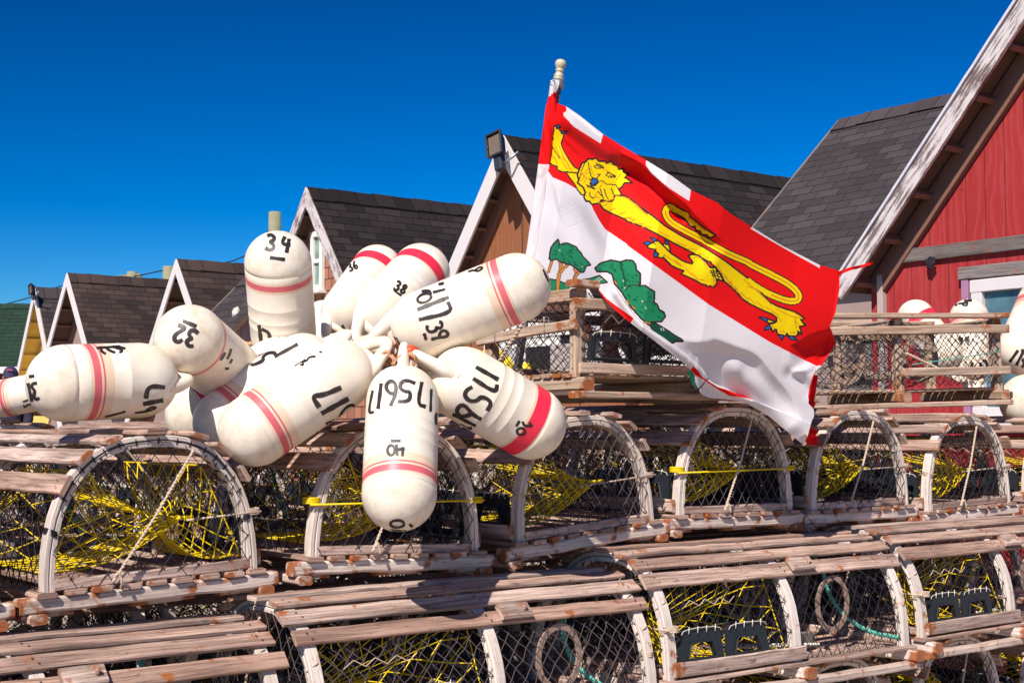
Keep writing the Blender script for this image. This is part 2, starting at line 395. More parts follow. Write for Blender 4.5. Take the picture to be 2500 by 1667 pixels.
def ground_mat():
    m = NT('ground'); ob = m.coord('Object'); n = m.noise(ob, 1.3, 6); n2 = m.noise(ob, 40, 4)
    m.base(m.mix(n, (0.34, 0.27, 0.22), (0.46, 0.38, 0.32))); m.rough(0.95); m.bump(n2, 0.5, 0.01); return m.mat
GROUND = ground_mat()

# ------------------------------------------------------------------ ground
def ground_z(y): return 0.40 + max(0.0, min(1.0, (y - 8) / 8.0)) * 0.35
g = MB()
ys = [-6, 0, 3, 6, 8, 10, 12, 14, 16, 20, 30, 60, 120, 400, 1500]; xs = [-1500, -200, -60, -20, -8, 0, 8, 20, 60, 200, 1500]
vs = [(x, y, ground_z(y)) for y in ys for x in xs]; nx = len(xs)
fs = [(j*nx+i, j*nx+i+1, (j+1)*nx+i+1, (j+1)*nx+i) for j in range(len(ys)-1) for i in range(nx-1)]
g.add(vs, fs, smooth=True); tag(g.build('ground', GROUND), kind='structure')

# ------------------------------------------------------------------ houses
HQ = Vector((-0.593, 0.805, 0)); HR = Vector((0.805, 0.593, 0))
def quadbox(mb, a, b, c, d, th, mat=0, matside=None, ridge=None):
    """slab: top face a,b,c,d (ccw from above), extruded by th down its normal; u runs a->b, v runs a->d"""
    a, b, c, d = map(Vector, (a, b, c, d)); n = (b - a).cross(d - a).normalized()
    lo = [p - n*th for p in (a, b, c, d)]
    if ridge: lo[0] = a - Vector((0, 0, ridge)); lo[1] = b - Vector((0, 0, ridge))
    L1 = (b - a).length; L2 = (d - a).length
    mb.add([a, b, c, d], [(0, 1, 2, 3)], mat, uvs=[[(0, 0), (L1, 0), (L1, L2), (0, L2)]])
    ms = mat if matside is None else matside
    V = [a, b, c, d] + lo
    mb.add(V, [(7, 6, 5, 4), (0, 4, 5, 1), (1, 5, 6, 2), (2, 6, 7, 3), (3, 7, 4, 0)], ms)
def house(name, label, cat, apex, yaxis, hw, tanp, L, ov, wallm, shm, trimm, base, ww=None, group=None, rake_w=0.15, lookouts=True, sheath=SOFFIT, back_gable=True):
    apex = Vector(apex); y = Vector(yaxis); x = Vector((y.y, -y.x, 0)); z = Vector((0, 0, 1))
    root = empty(name, frame(Vector((apex.x, apex.y, base)), x, y, z)); tag(root, label, cat, group)
    za = apex.z - base
    hws = {1: hw, -1: hw} if not isinstance(hw, tuple) else {-1: hw[0], 1: hw[1]}
    hw = max(hws.values()); wws = {k: (ww if ww else max(.03, hws[k] - .12)) for k in hws}
    rf = MB(); th = 0.045
    for sgn in (1, -1):
        hw = hws[sgn]
        e = Vector((sgn*hw, 0, za - hw*tanp)); e2 = Vector((sgn*hw, L, za - hw*tanp)); r0 = Vector((0, 0, za)); r1 = Vector((0, L, za))
        if sgn > 0: quadbox(rf, r1, r0, e, e2, th, 0, 1, th*math.sqrt(1+tanp*tanp))
        else: quadbox(rf, r0, r1, e2, e, th, 0, 1, th*math.sqrt(1+tanp*tanp))
    for k in range(int(L/0.3)):      # ridge caps, each lapping the next
        y0 = k*0.3 - 0.01; 
        for sgn in (1, -1):
            w_ = 0.14; t0 = 0.012 + 0.006*(k % 2)
            rf.add([(0, y0, za+t0+.004), (0, y0+.31, za+t0), (sgn*w_, y0+.31, za-w_*tanp+t0), (sgn*w_, y0, za-w_*tanp+t0+.004)],
                   [(0, 1, 2, 3) if sgn < 0 else (3, 2, 1, 0)], 0, uvs=[[(k*.3, 0.0), (k*.3+.28, 0), (k*.3+.28, .1), (k*.3, .1)]])
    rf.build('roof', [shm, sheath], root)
    wl = MB(); drop = th*math.sqrt(1+tanp*tanp) + 0.005
    zt = za - drop; zes = {k: za - wws[k]*tanp - drop for k in wws}
    P = [(-wws[-1], 0), (wws[1], 0), (wws[1], zes[1]), (0, zt), (-wws[-1], zes[-1])]
    for yy, rev in ((ov, False), (L-0.05 if not back_gable else L - ov, True)):
        vs = [(a, yy, b) for a, b in P]; wl.add(vs, [tuple(range(5)) if not rev else tuple(range(5))[::-1]])
    for sgn in (1, -1):
        ww = wws[sgn]; ze = zes[sgn]
        vs = [(sgn*ww, ov, 0), (sgn*ww, L-ov, 0), (sgn*ww, L-ov, ze), (sgn*ww, ov, ze)]; wl.add(vs, [(0, 1, 2, 3) if sgn > 0 else (3, 2, 1, 0)])
    wl.build('wall', wallm, root)
    n = math.sqrt(1+tanp*tanp)
    for sgn in (1, -1):
        hw = hws[sgn]
        bb = MB(); h = rake_w
        p0 = Vector((0.0, -0.012, za + .005)); p1 = Vector((sgn*(hw+0.02), -0.012, za - (hw+0.02)*tanp + .005))
        nn = Vector((sgn*tanp/n, 0, 1/n)); off = -nn*h/2
        pr0 = p0 + off; 
        # mitre the peak by starting both boards on the centre line
        d = (p1 - p0).normalized(); up = nn
        a = [p0, p1, p1 - nn*h, p0 - nn*h + Vector((0, 0, 0))]; a[3] = Vector((0, -0.012, za - h*n + .005))
        th2 = 0.024
        vs = [v + Vector((0, -th2, 0)) for v in a] + a
        Lr = (p1-p0).length; fw = (0, 1, 2, 3) if sgn < 0 else (3, 2, 1, 0)
        uvq = [(0, 0), (Lr, 0), (Lr, h), (0, h)]
        bb.add(vs, [fw], uvs=[[uvq[i] for i in fw]])
        ot = [(0, 4, 5, 1), (1, 5, 6, 2), (2, 6, 7, 3), (4, 7, 6, 5), (0, 3, 7, 4)]
        if sgn > 0: ot = [f for f in ot]
        bb.add(vs, ot, uvs=[[(0, .3), (0, .32), (Lr, .32), (Lr, .3)]]*5)
        bb.build('barge_board', trimm, root)
    if lookouts:
        for sgn in (1, -1):
            lk = MB(); m = int(hw*n/0.34)
            for k in range(1, m+1):
                s_ = k*0.34; cx = sgn*s_/n; cz = za - s_/n*tanp
                if abs(cx) > hw-.05: break
                nn = Vector((sgn*tanp/n, 0, 1/n)); c = Vector((cx, 0, cz)) - nn*(th+0.033)
                lk.beam(c + Vector((0, 0.0, 0)), c + Vector((0, ov, 0)), 0.035, 0.06, up=nn, ch=.002, seg=2)
            # board lying along the rake where the soffit meets the wall
            nn = Vector((sgn*tanp/n, 0, 1/n)); a0 = Vector((sgn*.17, ov-.02, za-.17*tanp)) - nn*(th+0.075); a1 = Vector((sgn*hw*.97, ov-.02, za-hw*.97*tanp)) - nn*(th+0.075)
            lk.beam(a0, a1, 0.04, 0.13, up=nn, ch=.002)
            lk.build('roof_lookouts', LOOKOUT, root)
    return root
def window(root, x0, x1, z0, z1, y, framem=WIN_W, panem=GLASS, fw=0.06, sash=True, casing=None):
    f = MB(); d = 0.045
    for (a, b) in (((x0, z0), (x1, z0)), ((x0, z1), (x1, z1))):
        f.beam((a[0]-fw/2, y-d/2, a[1]), (b[0]+fw/2, y-d/2, b[1]), d, fw, ch=.004)
    for xx in (x0, x1): f.beam((xx, y-d/2+.002, z0+fw/2), (xx, y-d/2+.002, z1-fw/2), fw, d, up=Vector((0, 1, 0)), ch=.004)
    if sash: f.beam((x0+fw/2, y-d/2+.004, (z0+z1)/2), (x1-fw/2, y-d/2+.004, (z0+z1)/2), d*.8, fw*.7, ch=.004)
    w_ = f.build('window', framem, root)
    p = MB(); p.add([(x0, y-.008, z0), (x1, y-.008, z0), (x1, y-.008, z1), (x0, y-.008, z1)], [(0, 1, 2, 3)]); p.build('pane', panem, w_)
    s = MB(); s.beam((x0-fw, y-.05, z0-fw*.75), (x1+fw, y-.05, z0-fw*.75), 0.1, 0.035, ch=.004); s.build('sill', framem, w_)
    return w_
def floodlight(M, label, s=1.0):
    root = empty('flood_light', M); tag(root, label, 'flood light')
    b = MB(); r = [(-.09, 0, -.12), (.09, 0, -.12), (.09, 0, .12), (-.09, 0, .12)]
    r2 = [(-.06, .10, -.10), (.06, .10, -.10), (.06, .10, .07), (-.06, .10, .07)]
    vs = [Vector(p)*s for p in r + r2]
    b.add(vs, [(4, 5, 6, 7)[::-1], (0, 4, 7, 3), (1, 2, 6, 5), (3, 7, 6, 2), (0, 1, 5, 4)])
    for a, c in ((0, 1), (1, 2), (2, 3), (3, 0)): b.beam(vs[a], vs[c], .018*s, .03*s, up=Vector((0, 1, 0)), ch=.003, seg=2)
    b.beam(Vector((0, .06, -.11))*s, Vector((0, .07, -.26))*s, .09*s, .09*s, up=Vector((0, 1, 0)), ch=.01, seg=2)
    b.build('housing', LAMP_BK, root)
    q = MB(); q.add([(-.075*s, .012*s, -.1*s), (.075*s, .012*s, -.1*s), (.075*s, .012*s, .1*s), (-.075*s, .012*s, .1*s)], [(0, 1, 2, 3)]); q.build('lens', LAMP_GL, root)
    k = MB(); k.tube([Vector((0.0, .08, -.2))*s, Vector((.10, .10, -.17))*s, Vector((.20, .12, -.12))*s], .014*s, 6); k.build('bracket', METAL, root)
    return root

def apex_at(t, px, py):      # apex on the row line of the houses
    p = Vector((-0.06, 14, 0)) + HQ*t
    return at(px, py, p.y)
A5 = at(1234, 333, 14.0)
h5 = house('gable_shed', 'brown plywood gable shed with white barge boards, a flood light at its peak', 'shed', A5, HR, 1.9, 1.25, 5.2, 0.20, WALL_BROWN, SH_DARK, TRIM_W, ground_z(14), rake_w=0.17)
hb = ground_z(14)
window(h5, 0.05, 0.95, 1.55 - hb + .5, 2.0 - hb + .55, 0.20, WIN_W, DARKIN, 0.09, False)
A4 = at(752, 459, 17.0)
h4 = house('gable_house', 'reddish cedar shingled gable house with a tall white sash window under its peak', 'house', A4, HR, 1.95, 1.28, 5.5, 0.20, WALL_CEDAR, SH_DARK, TRIM_FLAKE, ground_z(17), rake_w=0.14)
A3 = at(434, 634, 20.4)
h3 = house('gable_shed', 'weathered dark gable shed behind the buoy marked 32', 'shed', A3, HR, 1.9, 1.25, 5.5, 0.32, WALL_GREY, SH_BROWN, TRIM_W, ground_z(20), rake_w=0.13)
A2 = at(167, 668, 24.1)
h2 = house('gable_shed', 'grey boarded gable shed with a wide brown shingle roof, second from the yellow one', 'shed', A2, HR, 1.9, 1.25, 6.0, 0.32, WALL_GREY, SH_BROWN, TRIM_W, ground_z(24), rake_w=0.14)
A1 = at(88, 702, 25.6)
h1 = house('gable_shed', 'yellow gable shed with signs on its wall, beside the green roof', 'shed', A1, HR, 1.7, 1.6, 5.5, 0.32, WALL_YEL, SH_GREY, TRIM_W, ground_z(25), rake_w=0.13, sheath=WALL_YEL)
for o in list(bpy.data.objects):
    if o.parent == h1 and o.name.startswith('roof_lookouts'): o.data.materials[0] = WALL_YEL
# house with the grey roof seen over the flag, its ridge running along the row
B6 = at(2052, 294, 13.3); dirs = Vector((0.593, -0.805, 0))
h6 = house('grey_roofed_house', 'house whose broad grey shingle roof rises behind the flag and the red gable', 'house', B6, dirs, 1.9, 0.95, 6.0, 0.15, WALL_GREY, SH_GREY, W_GREY, ground_z(13), lookouts=False, rake_w=0.05)
B3 = at(606, 672, 14.0)
h3b = house('dormer_shed', 'small shed with a dark grey roof between the buoys marked 34 and 32', 'shed', B3, dirs, (0.16, 0.62), 1.0, 0.95, 0.1, WALL_GREY, SH_GREY, W_GREY, ground_z(14), lookouts=False, rake_w=0.05)
B0 = at(-160, 742, 29.0)
h0 = house('green_roofed_house', 'low house with a dark green roof and dark red wall at the left edge', 'house', B0, Vector((1, 0.05, 0)).normalized(), 1.6, 0.85, 3.6, 0.2, WALL_DRED, SH_GREEN, TRIM_W, ground_z(24), lookouts=False, rake_w=0.06)
zb0 = B0.z - ground_z(24) - 1.6*0.85 - .06
gu = MB(); gu.beam((1.63, 0, zb0), (1.63, 3.6, zb0), 0.05, 0.13, ch=.005); gu.build('fascia', TRIM_W, h0)

# window under the peak of the cedar house
def loc_on(root, px, py, yloc):     # local (x,z) of the point of the plane y=yloc seen at a pixel
    M = root.matrix_world; o = M @ Vector((0, yloc, 0)); xd = (M.to_3x3() @ Vector((1, 0, 0)))
    p = M.inverted() @ hit(px, py, o, xd); return p.x, p.z
bpy.context.view_layer.update()
x0, z1 = loc_on(h4, 766, 575, .20); x1, z0 = loc_on(h4, 789, 712, .20)
window(h4, x0+.02, x1, z0+.05, z1, 0.20, WIN_W, CURTAIN, 0.07)
# the signs on the yellow wall
x0, z1 = loc_on(h1, 91, 792, .32); x1, z0 = loc_on(h1, 104, 823, .32)
sg = MB(); sg.beam(((x0+x1)/2, .30, z0), ((x0+x1)/2, .30, z1), abs(x1-x0), .02, up=Vector((0, 1, 0)), ch=.002); sg.build('sign_board', plain('sign_yellow', (0.72, 0.50, 0.02)), h1)
x0, z1 = loc_on(h1, 90, 828, .32); x1, z0 = loc_on(h1, 110, 865, .32)
sg = MB(); sg.beam(((x0+x1)/2, .30, z0), ((x0+x1)/2, .30, z1), abs(x1-x0), .02, up=Vector((0, 1, 0)), ch=.002); sg.build('sign_board', plain('sign_grey', (0.42, 0.45, 0.50), var=0.5, scale=9), h1)
# white boarding and a dark opening on the brown shed, seen through the box trap
for (p0, p1, mat, nm, yo) in (((1183, 790), (1367, 842), WIN_W, 'lintel_board', .18), ((1183, 842), (1262, 960), plain('panel_grey', (0.50, 0.50, 0.55)), 'door_panel', .185), ((1262, 842), (1345, 935), DARKIN, 'opening', .19), ((1345, 842), (1480, 960), plain('panel_pale', (0.42, 0.36, 0.33)), 'door_panel', .183), ((1480, 800), (1525, 900), WIN_W, 'door_panel', .18), ((1420, 880), (1700, 925), WIN_W, 'door_panel', .187)):
    x0, z1 = loc_on(h5, p0[0], p0[1], yo); x1, z0 = loc_on(h5, p1[0], p1[1], yo)
    q = MB(); q.beam(((x0+x1)/2, yo, z0), ((x0+x1)/2, yo, z1), abs(x1-x0), .02, up=Vector((0, 1, 0)), ch=.002); q.build(nm, mat, h5)
fx = at(1206, 352, 13.75)
floodlight(Matrix.Translation(fx) @ Matrix.Rotation(R(-38), 4, 'Z') @ Matrix.Rotation(R(-14), 4, 'Y') @ Matrix.Rotation(R(-10), 4, 'X'), 'black flood light at the peak of the brown shed', 1.0)
fx = at(74, 706, 25.3)
floodlight(Matrix.Translation(fx) @ Matrix.Rotation(R(-50), 4, 'Z') @ Matrix.Rotation(R(-15), 4, 'Y'), 'small dark flood light at the peak of the yellow shed', 0.75)

# ---- red house on the right
TIP = at(2046, 702, 9.0); tn = 1.10; hw = 1.9
AX = Vector((TIP.x, TIP.y, 0)) - HQ*hw; AX.z = TIP.z + hw*tn
h7 = house('red_house', 'red board gable house with a weathered white barge board, cut by the right edge', 'house', AX, HR, hw, tn, 5.5, 0.20, WALL_RED, SH_GREY, TRIM_FLAKE, 0.42, ww=1.80, rake_w=0.10)
bpy.context.view_layer.update()
def along(root, a, b, yl):
    x0, z0 = loc_on(root, a[0], a[1], yl); x1, z1 = loc_on(root, b[0], b[1], yl); return x0, z0, x1, z1
x0, z0, x1, z1 = along(h7, (2166, 634), (2500, 590), .20); zt = (z0+z1)/2
q = MB(); q.beam((x0, .185, zt), (x1+2.0, .185, zt), .03, .085, ch=.004); q.build('trim_board', W_GREY, h7)
x0, z0, x1, z1 = along(h7, (2160, 672), (2160, 1010), .20)
q = MB(); q.beam((x0-.01, .18, 0), (x0-.01, .18, z0), .045, .045, up=Vector((0, 1, 0)), ch=.004); q.build('corner_post', plain('post_grey', (0.42, 0.36, 0.33), 0.8), h7)
wx0, wz1 = loc_on(h7, 2395, 700, .20); 
window(h7, wx0, wx0+0.85, wz1-0.75, wz1, 0.19, TRIM_W, GLASS, 0.075, False)
q = MB(); q.beam((wx0-.13, .175, wz1+.085), (wx0+1.0, .175, wz1+.085), .035, .075, ch=.004); q.build('window_hood', W_GREY, h7)
q = MB(); q.beam((wx0-.09, .18, wz1-.9), (wx0-.09, .18, wz1+.045), .05, .035, up=Vector((0, 1, 0)), ch=.004); q.build('window_casing', plain('post_grey2', (0.36, 0.18, 0.30), 0.8), h7)
# white aluminium drip edge along the rake
q = MB(); n_ = math.sqrt(1+tn*tn)
for k in range(4):
    a = k*0.7; b = a+0.698
    q.beam((-hw + a*hw/2.1*.745, -.02, AX.z-.42 - hw*tn + a*hw/2.1*.745*tn + .035), (-hw + min(b*hw/2.1*.745, hw), -.02, AX.z-.42 - hw*tn + min(b*hw/2.1*.745, hw)*tn + .035), .05, .018, up=Vector((-tn/n_, 0, 1/n_)), ch=.002)
q.build('drip_edge', plain('aluminium_white', (0.62, 0.60, 0.66), 0.35), h7)
# black bracket with a hanging bit of gear on the wall
c = loc_on(h7, 2285, 640, .20); q = MB()
for k in range(9): q.tube(smooth_path([Vector((c[0]+rnd.uniform(-.03, .03), .15, c[1]+rnd.uniform(-.05, .03))) for _ in range(4)], 2), .008, 5)
tag(q.build('tangled_twine', T_BLACK), 'small black tangle hanging below the trim board of the red wall', 'twine')
bpy.data.objects['tangled_twine'].matrix_world = h7.matrix_world.copy()

# boarded grey shed wall seen left of the red wall
SW = MB(); p0 = hit(1905, 900, (AX + HR*1.6 - HQ*0).to_2d().to_tuple() if False else ((AX + HR*1.3).x, (AX + HR*1.3).y), HQ)
def wall_shed():
    o = Vector((AX.x, AX.y, 0.42)) + HQ*(hw-0.10) + HR*1.15
    root = empty('board_fence', frame(o, HQ, -HR, Vector((0, 0, 1)))); tag(root, 'weathered board fence standing beside the red house, partly behind the flag', 'fence')
    m = MB()
    for k in range(9): m.beam((-0.3+k*.155, .0+rnd.uniform(0, .008), 0), (-0.3+k*.155, .0+rnd.uniform(0, .008), 1.95+rnd.uniform(-.02, .02)), .15, .02, up=Vector((0, 1, 0)), ch=.003)
    m.build('boards', W_GREY, root)
    m = MB(); m.beam((-.35, .03, 1.86), (1.1, .03, 1.92), .035, .13, ch=.004); m.beam((-.35, .035, 1.62), (1.1, .035, 1.6), .035, .11, ch=.004); m.build('rail', W_BOX, root)
    m = MB()
    for k in range(5): m.beam((-.25+k*.185, .06, .1), (-.25+k*.185, .06, 1.33), .18, .02, up=Vector((0, 1, 0)), ch=.003)
    m.build('door', TRIM_W, root)
wall_shed()

# utility pole and wires far behind
up_ = at(671, 518, 34); q = MB(); gz = ground_z(34)
q.tube([Vector((up_.x, up_.y, z)) for z in np.linspace(gz, up_.z, 6)], 0.15, 12, scl=[1.25, 1.2, 1.15, 1.1, 1.05, 1])
POLEM = plain('pole_wood', (0.26, 0.25, 0.16), 0.85, 0.35, 8)
tag(q.build('utility_pole', POLEM), 'bare greenish utility pole rising behind buoy 34', 'utility pole')
q = MB()
prev = None
pts = [(15, 742, 40), (90, 722, 39), (165, 690, 38), (330, 676, 37), (412, 656, 36), (600, 640, 35.5), (668, 545, 34.2)]
q.tube(smooth_path([at(*p) for p in pts], 2), 0.018, 4)
tag(q.build('overhead_wire', T_BLACK), 'thin overhead wire running from the utility pole over the left roofs', 'wire')

# ------------------------------------------------------------------ lobster traps
TL, TW, TH = 1.15, 0.60, 0.41        # length, arch width, height of the arch above the ground
def arch(a, inset=0.0):              # point of the bow profile, a from 0 (right foot) to pi (left foot)
    hw_ = TW/2 - 0.012 - inset; H = TH - 0.036 - inset
    c, s_ = math.cos(a), math.sin(a)
    x = hw_ * (abs(c)**0.78) * (1 if c >= 0 else -1); z = 0.031 + H * (abs(s_)**0.86)
    x *= 1 - 0.02*(1-abs(s_))
    return x, z
def arch_h(x, inset=0.02):           # height of the profile at x
    best = 0.05
    lo, hi = 0.0, math.pi/2; ax = abs(x)
    for _ in range(20):
        mid = (lo+hi)/2; px_, pz = arch(mid, inset)
        if px_ > ax: lo = mid
        else: hi = mid
    return arch(lo, inset)[1]
def net_patch(mb, fn, nu, nv, r, inside=None, jit=0.0, seed=0, mat=0, sag=None):
    rg = random.Random(seed); pts = {}
    for i in range(nu+1):
        for j in range(nv+1):
            if (i+j) % 2: continue
            ju = rg.uniform(-jit, jit) if 0 < i < nu else 0; jv = rg.uniform(-jit, jit) if 0 < j < nv else 0
            u, v = (i+ju)/nu, (j+jv)/nv
            pts[i, j] = (u, v)
    for (i, j), (u, v) in pts.items():
        for dj in (-1, 1):
            k = (i+1, j+dj)
            if k not in pts: continue
            a = (u, v); b = pts[k]
            ia = inside is None or inside(*a); ib = inside is None or inside(*b)
            if not ia and not ib: continue
            if ia != ib:
                p, q = (a, b) if ia else (b, a); lo, hi = 0.0, 1.0
                for _ in range(6):
                    m_ = (lo+hi)/2
                    if inside(p[0]+(q[0]-p[0])*m_, p[1]+(q[1]-p[1])*m_): lo = m_
                    else: hi = m_
                a, b = p, (p[0]+(q[0]-p[0])*lo, p[1]+(q[1]-p[1])*lo)
            A = Vector(fn(*a)); B = Vector(fn(*b))
            mb.seg(A, B, r, mat)
        # small knot where the twines cross
        if (inside is None or inside(u, v)) and rg.random() < 0.6:
            A = Vector(fn(u, v)); mb.seg(A - Vector((0, 0, r*1.6)), A + Vector((0, 0, r*1.6)), r*1.9, mat)
def end_net(mb, y, r, seed, bulge=0.0, cell=0.045, skew=0.0):
    hw_ = TW/2 - 0.02
    def fn(u, v):
        x = (u-0.5)*2*hw_; z = 0.045 + v*(TH-0.04)
        rr = random.Random(int(u*977)+int(v*1009)*31+seed)
        return (x + skew*(z-.2), y + bulge*math.sin(math.pi*u)*math.sin(math.pi*min(1, v*1.1)) + rr.uniform(-.003, .003), z)
    def ins(u, v):
        x = (u-0.5)*2*hw_; z = 0.045 + v*(TH-0.04)
        return v >= 0 and z < arch_h(x + skew*(z-.2), 0.022)
    net_patch(mb, fn, int(2*hw_/cell)*2, int((TH-.05)/(cell*1.2))*2, r, ins, 0.16, seed)
def side_net(mb, sg, y0, y1, r, seed, a0=0.02, a1=0.95, cell=0.045):
    def fn(u, v):
        x, z = arch(a0 + (a1-a0)*v, 0.012); rr = random.Random(int(u*977)+int(v*1009)*31+seed)
        return (sg*x + rr.uniform(-.004, .004), y0 + (y1-y0)*u, z)
    net_patch(mb, fn, int((y1-y0)/cell)*2, 10, r, None, 0.18, seed)
def funnel(mb, mouth, throat, rm, rt, r, seed, nu=14, nv=7, clamp=True):
    """a netting funnel from a wide mouth to a narrow throat; rm=(side,vertical) radii"""
    mouth = Vector(mouth); throat = Vector(throat); d = (throat - mouth).normalized()
    sx = d.cross(Vector((0, 0, 1))).normalized(); sz = sx.cross(d)
    rg = random.Random(seed); nu2 = nu*2
    def P(i, j):
        t = j/nv; a = 2*math.pi*i/nu2; k = t**0.8
        c = mouth.lerp(throat, t) - Vector((0, 0, 0.025*math.sin(math.pi*t)))
        ra = rm[0]*(1-k)+rt*k; rb = rm[1]*(1-k)+rt*k
        n_ = 1 + 0.07*math.sin(2*a + seed) + rg.uniform(-.02, .02)
        p = c + sx*ra*math.cos(a)*n_ + sz*rb*math.sin(a)*n_
        if clamp:
            p.x = max(-TW/2+.03, min(TW/2-.03, p.x)); p.z = max(.07, min(p.z, arch_h(p.x, .03)))
        return p
    pts = {(i, j): P(i, j) for i in range(nu2) for j in range(nv+1) if (i+j) % 2 == 0}
    for (i, j), p in pts.items():
        for di in (-1, 1):
            k = ((i+di) % nu2, j+1)
            if k in pts: mb.seg(p, pts[k], r)
def ring_path(c, ax, r1, r2, n=28, jit=0.0):
    c = Vector(c); ax = Vector(ax).normalized(); x = ax.cross(Vector((0, 0, 1))).normalized(); z = x.cross(ax)
    return [c + x*r1*math.cos(2*math.pi*k/n) + z*r2*math.sin(2*math.pi*k/n) for k in range(n)]

def vent(mb, lace, c, w_, h_, nrm, up, bars=0.026):
    c = Vector(c); n_ = Vector(nrm).normalized(); u = Vector(up).normalized(); s_ = u.cross(n_)
    # moulded frame: slanted top corners, rectangular opening
    o = [(-w_/2, -h_/2), (w_/2, -h_/2), (w_/2*.92, h_/2*.74), (w_/2*.80, h_/2), (-w_/2*.80, h_/2), (-w_/2*.92, h_/2*.74)]
    i_ = [(-w_/2+bars*1.4, -h_/2+bars*.6), (w_/2-bars*1.4, -h_/2+bars*.6), (w_/2-bars*1.9, h_/2-bars*1.7), (w_/2-bars*2.1, h_/2-bars*1.5), (-w_/2+bars*2.1, h_/2-bars*1.5), (-w_/2+bars*1.9, h_/2-bars*1.7)]
    P = lambda q, d: c + s_*q[0] + u*q[1] + n_*d
    m = 6; vs = [P(q, .006) for q in o] + [P(q, .006) for q in i_] + [P(q, -.006) for q in o] + [P(q, -.006) for q in i_]
    fs = []
    for k in range(m):
        k2 = (k+1) % m
        fs += [(k, k2, m+k2, m+k), (2*m+k2, 2*m+k, 3*m+k, 3*m+k2), (k2, k, 2*m+k, 2*m+k2), (m+k, m+k2, 3*m+k2, 3*m+k)]
    mb.add(vs, fs)
    # raised lip round the opening
    L_ = [P((q[0]*1.08, q[1]*1.08), .009) for q in i_]
    for k in range(m): mb.beam(L_[k], L_[(k+1) % m], .005, .006, up=n_, ch=.001, seg=1)
    top = [P(q, .012) for q in (o[1], (w_/2*1.0, 0), o[2], o[3], (0, h_/2+.004), o[4], o[5], (-w_/2, 0), o[0])]
    lace.tube(smooth_path(top[2:7], 1), .0012, 4)
    for k in range(4):
        x = -w_*.3 + k*w_*.2; lace.tube([P((x, h_/2-.012), .013), P((x+.004, h_/2+.008), .013)], .0015, 4)

def knit_head(mb, sg, r, seed):
    """knitted funnel: a rectangular mouth on the side wall drawn in to a knot held by the bait cord"""
    kn = Vector((.11, .085, .188)) if sg < 0 else Vector((.06, .12, .15)); rr = random.Random(seed*7+sg)
    xt, zt = arch(1.02, .03); xb = TW/2 - .045
    loopv = []
    y0, y1 = .05, TL/2 - .03
    def rim(u):      # u 0..1 round the mouth
        u = u % 1.0
        if u < .32: t = u/.32; return Vector((sg*xt*.96, y0 + (y1-y0)*t, zt-.01))
        if u < .5: t = (u-.32)/.18; return Vector((sg*(xt*.96*(1-t) + xb*t), y1, (zt-.01)*(1-t) + .08*t))
        if u < .82: t = (u-.5)/.32; return Vector((sg*xb, y1 + (y0-y1)*t, .08))
        t = (u-.82)/.18; return Vector((sg*(xb*(1-t) + xt*.96*t), y0, .08*(1-t) + (zt-.01)*t))
    nu, nv = 40, 13; pts = {}
    for i in range(nu):
        for j in range(nv+1):
            if (i+j) % 2 == 0:
                t = (j/nv)**.72; p = rim(i/nu).lerp(kn, t*.985)
                p.z -= .030*math.sin(math.pi*t); p.y += .012*math.sin(i*.9+seed)*math.sin(math.pi*t); pts[i, j] = p
    for (i, j), p in pts.items():
        for di in (-1, 1):
            k = ((i+di) % nu, j+1)
            if k in pts: mb.seg(p, pts[k], r)
    mb.tube([rim(i/48) for i in range(48)], r*1.2, 4, closed=True)
    mb.tube([kn + Vector((sg*.02, 0, 0)), kn, kn - Vector((sg*.03, 0, 0))], r*3, 6)

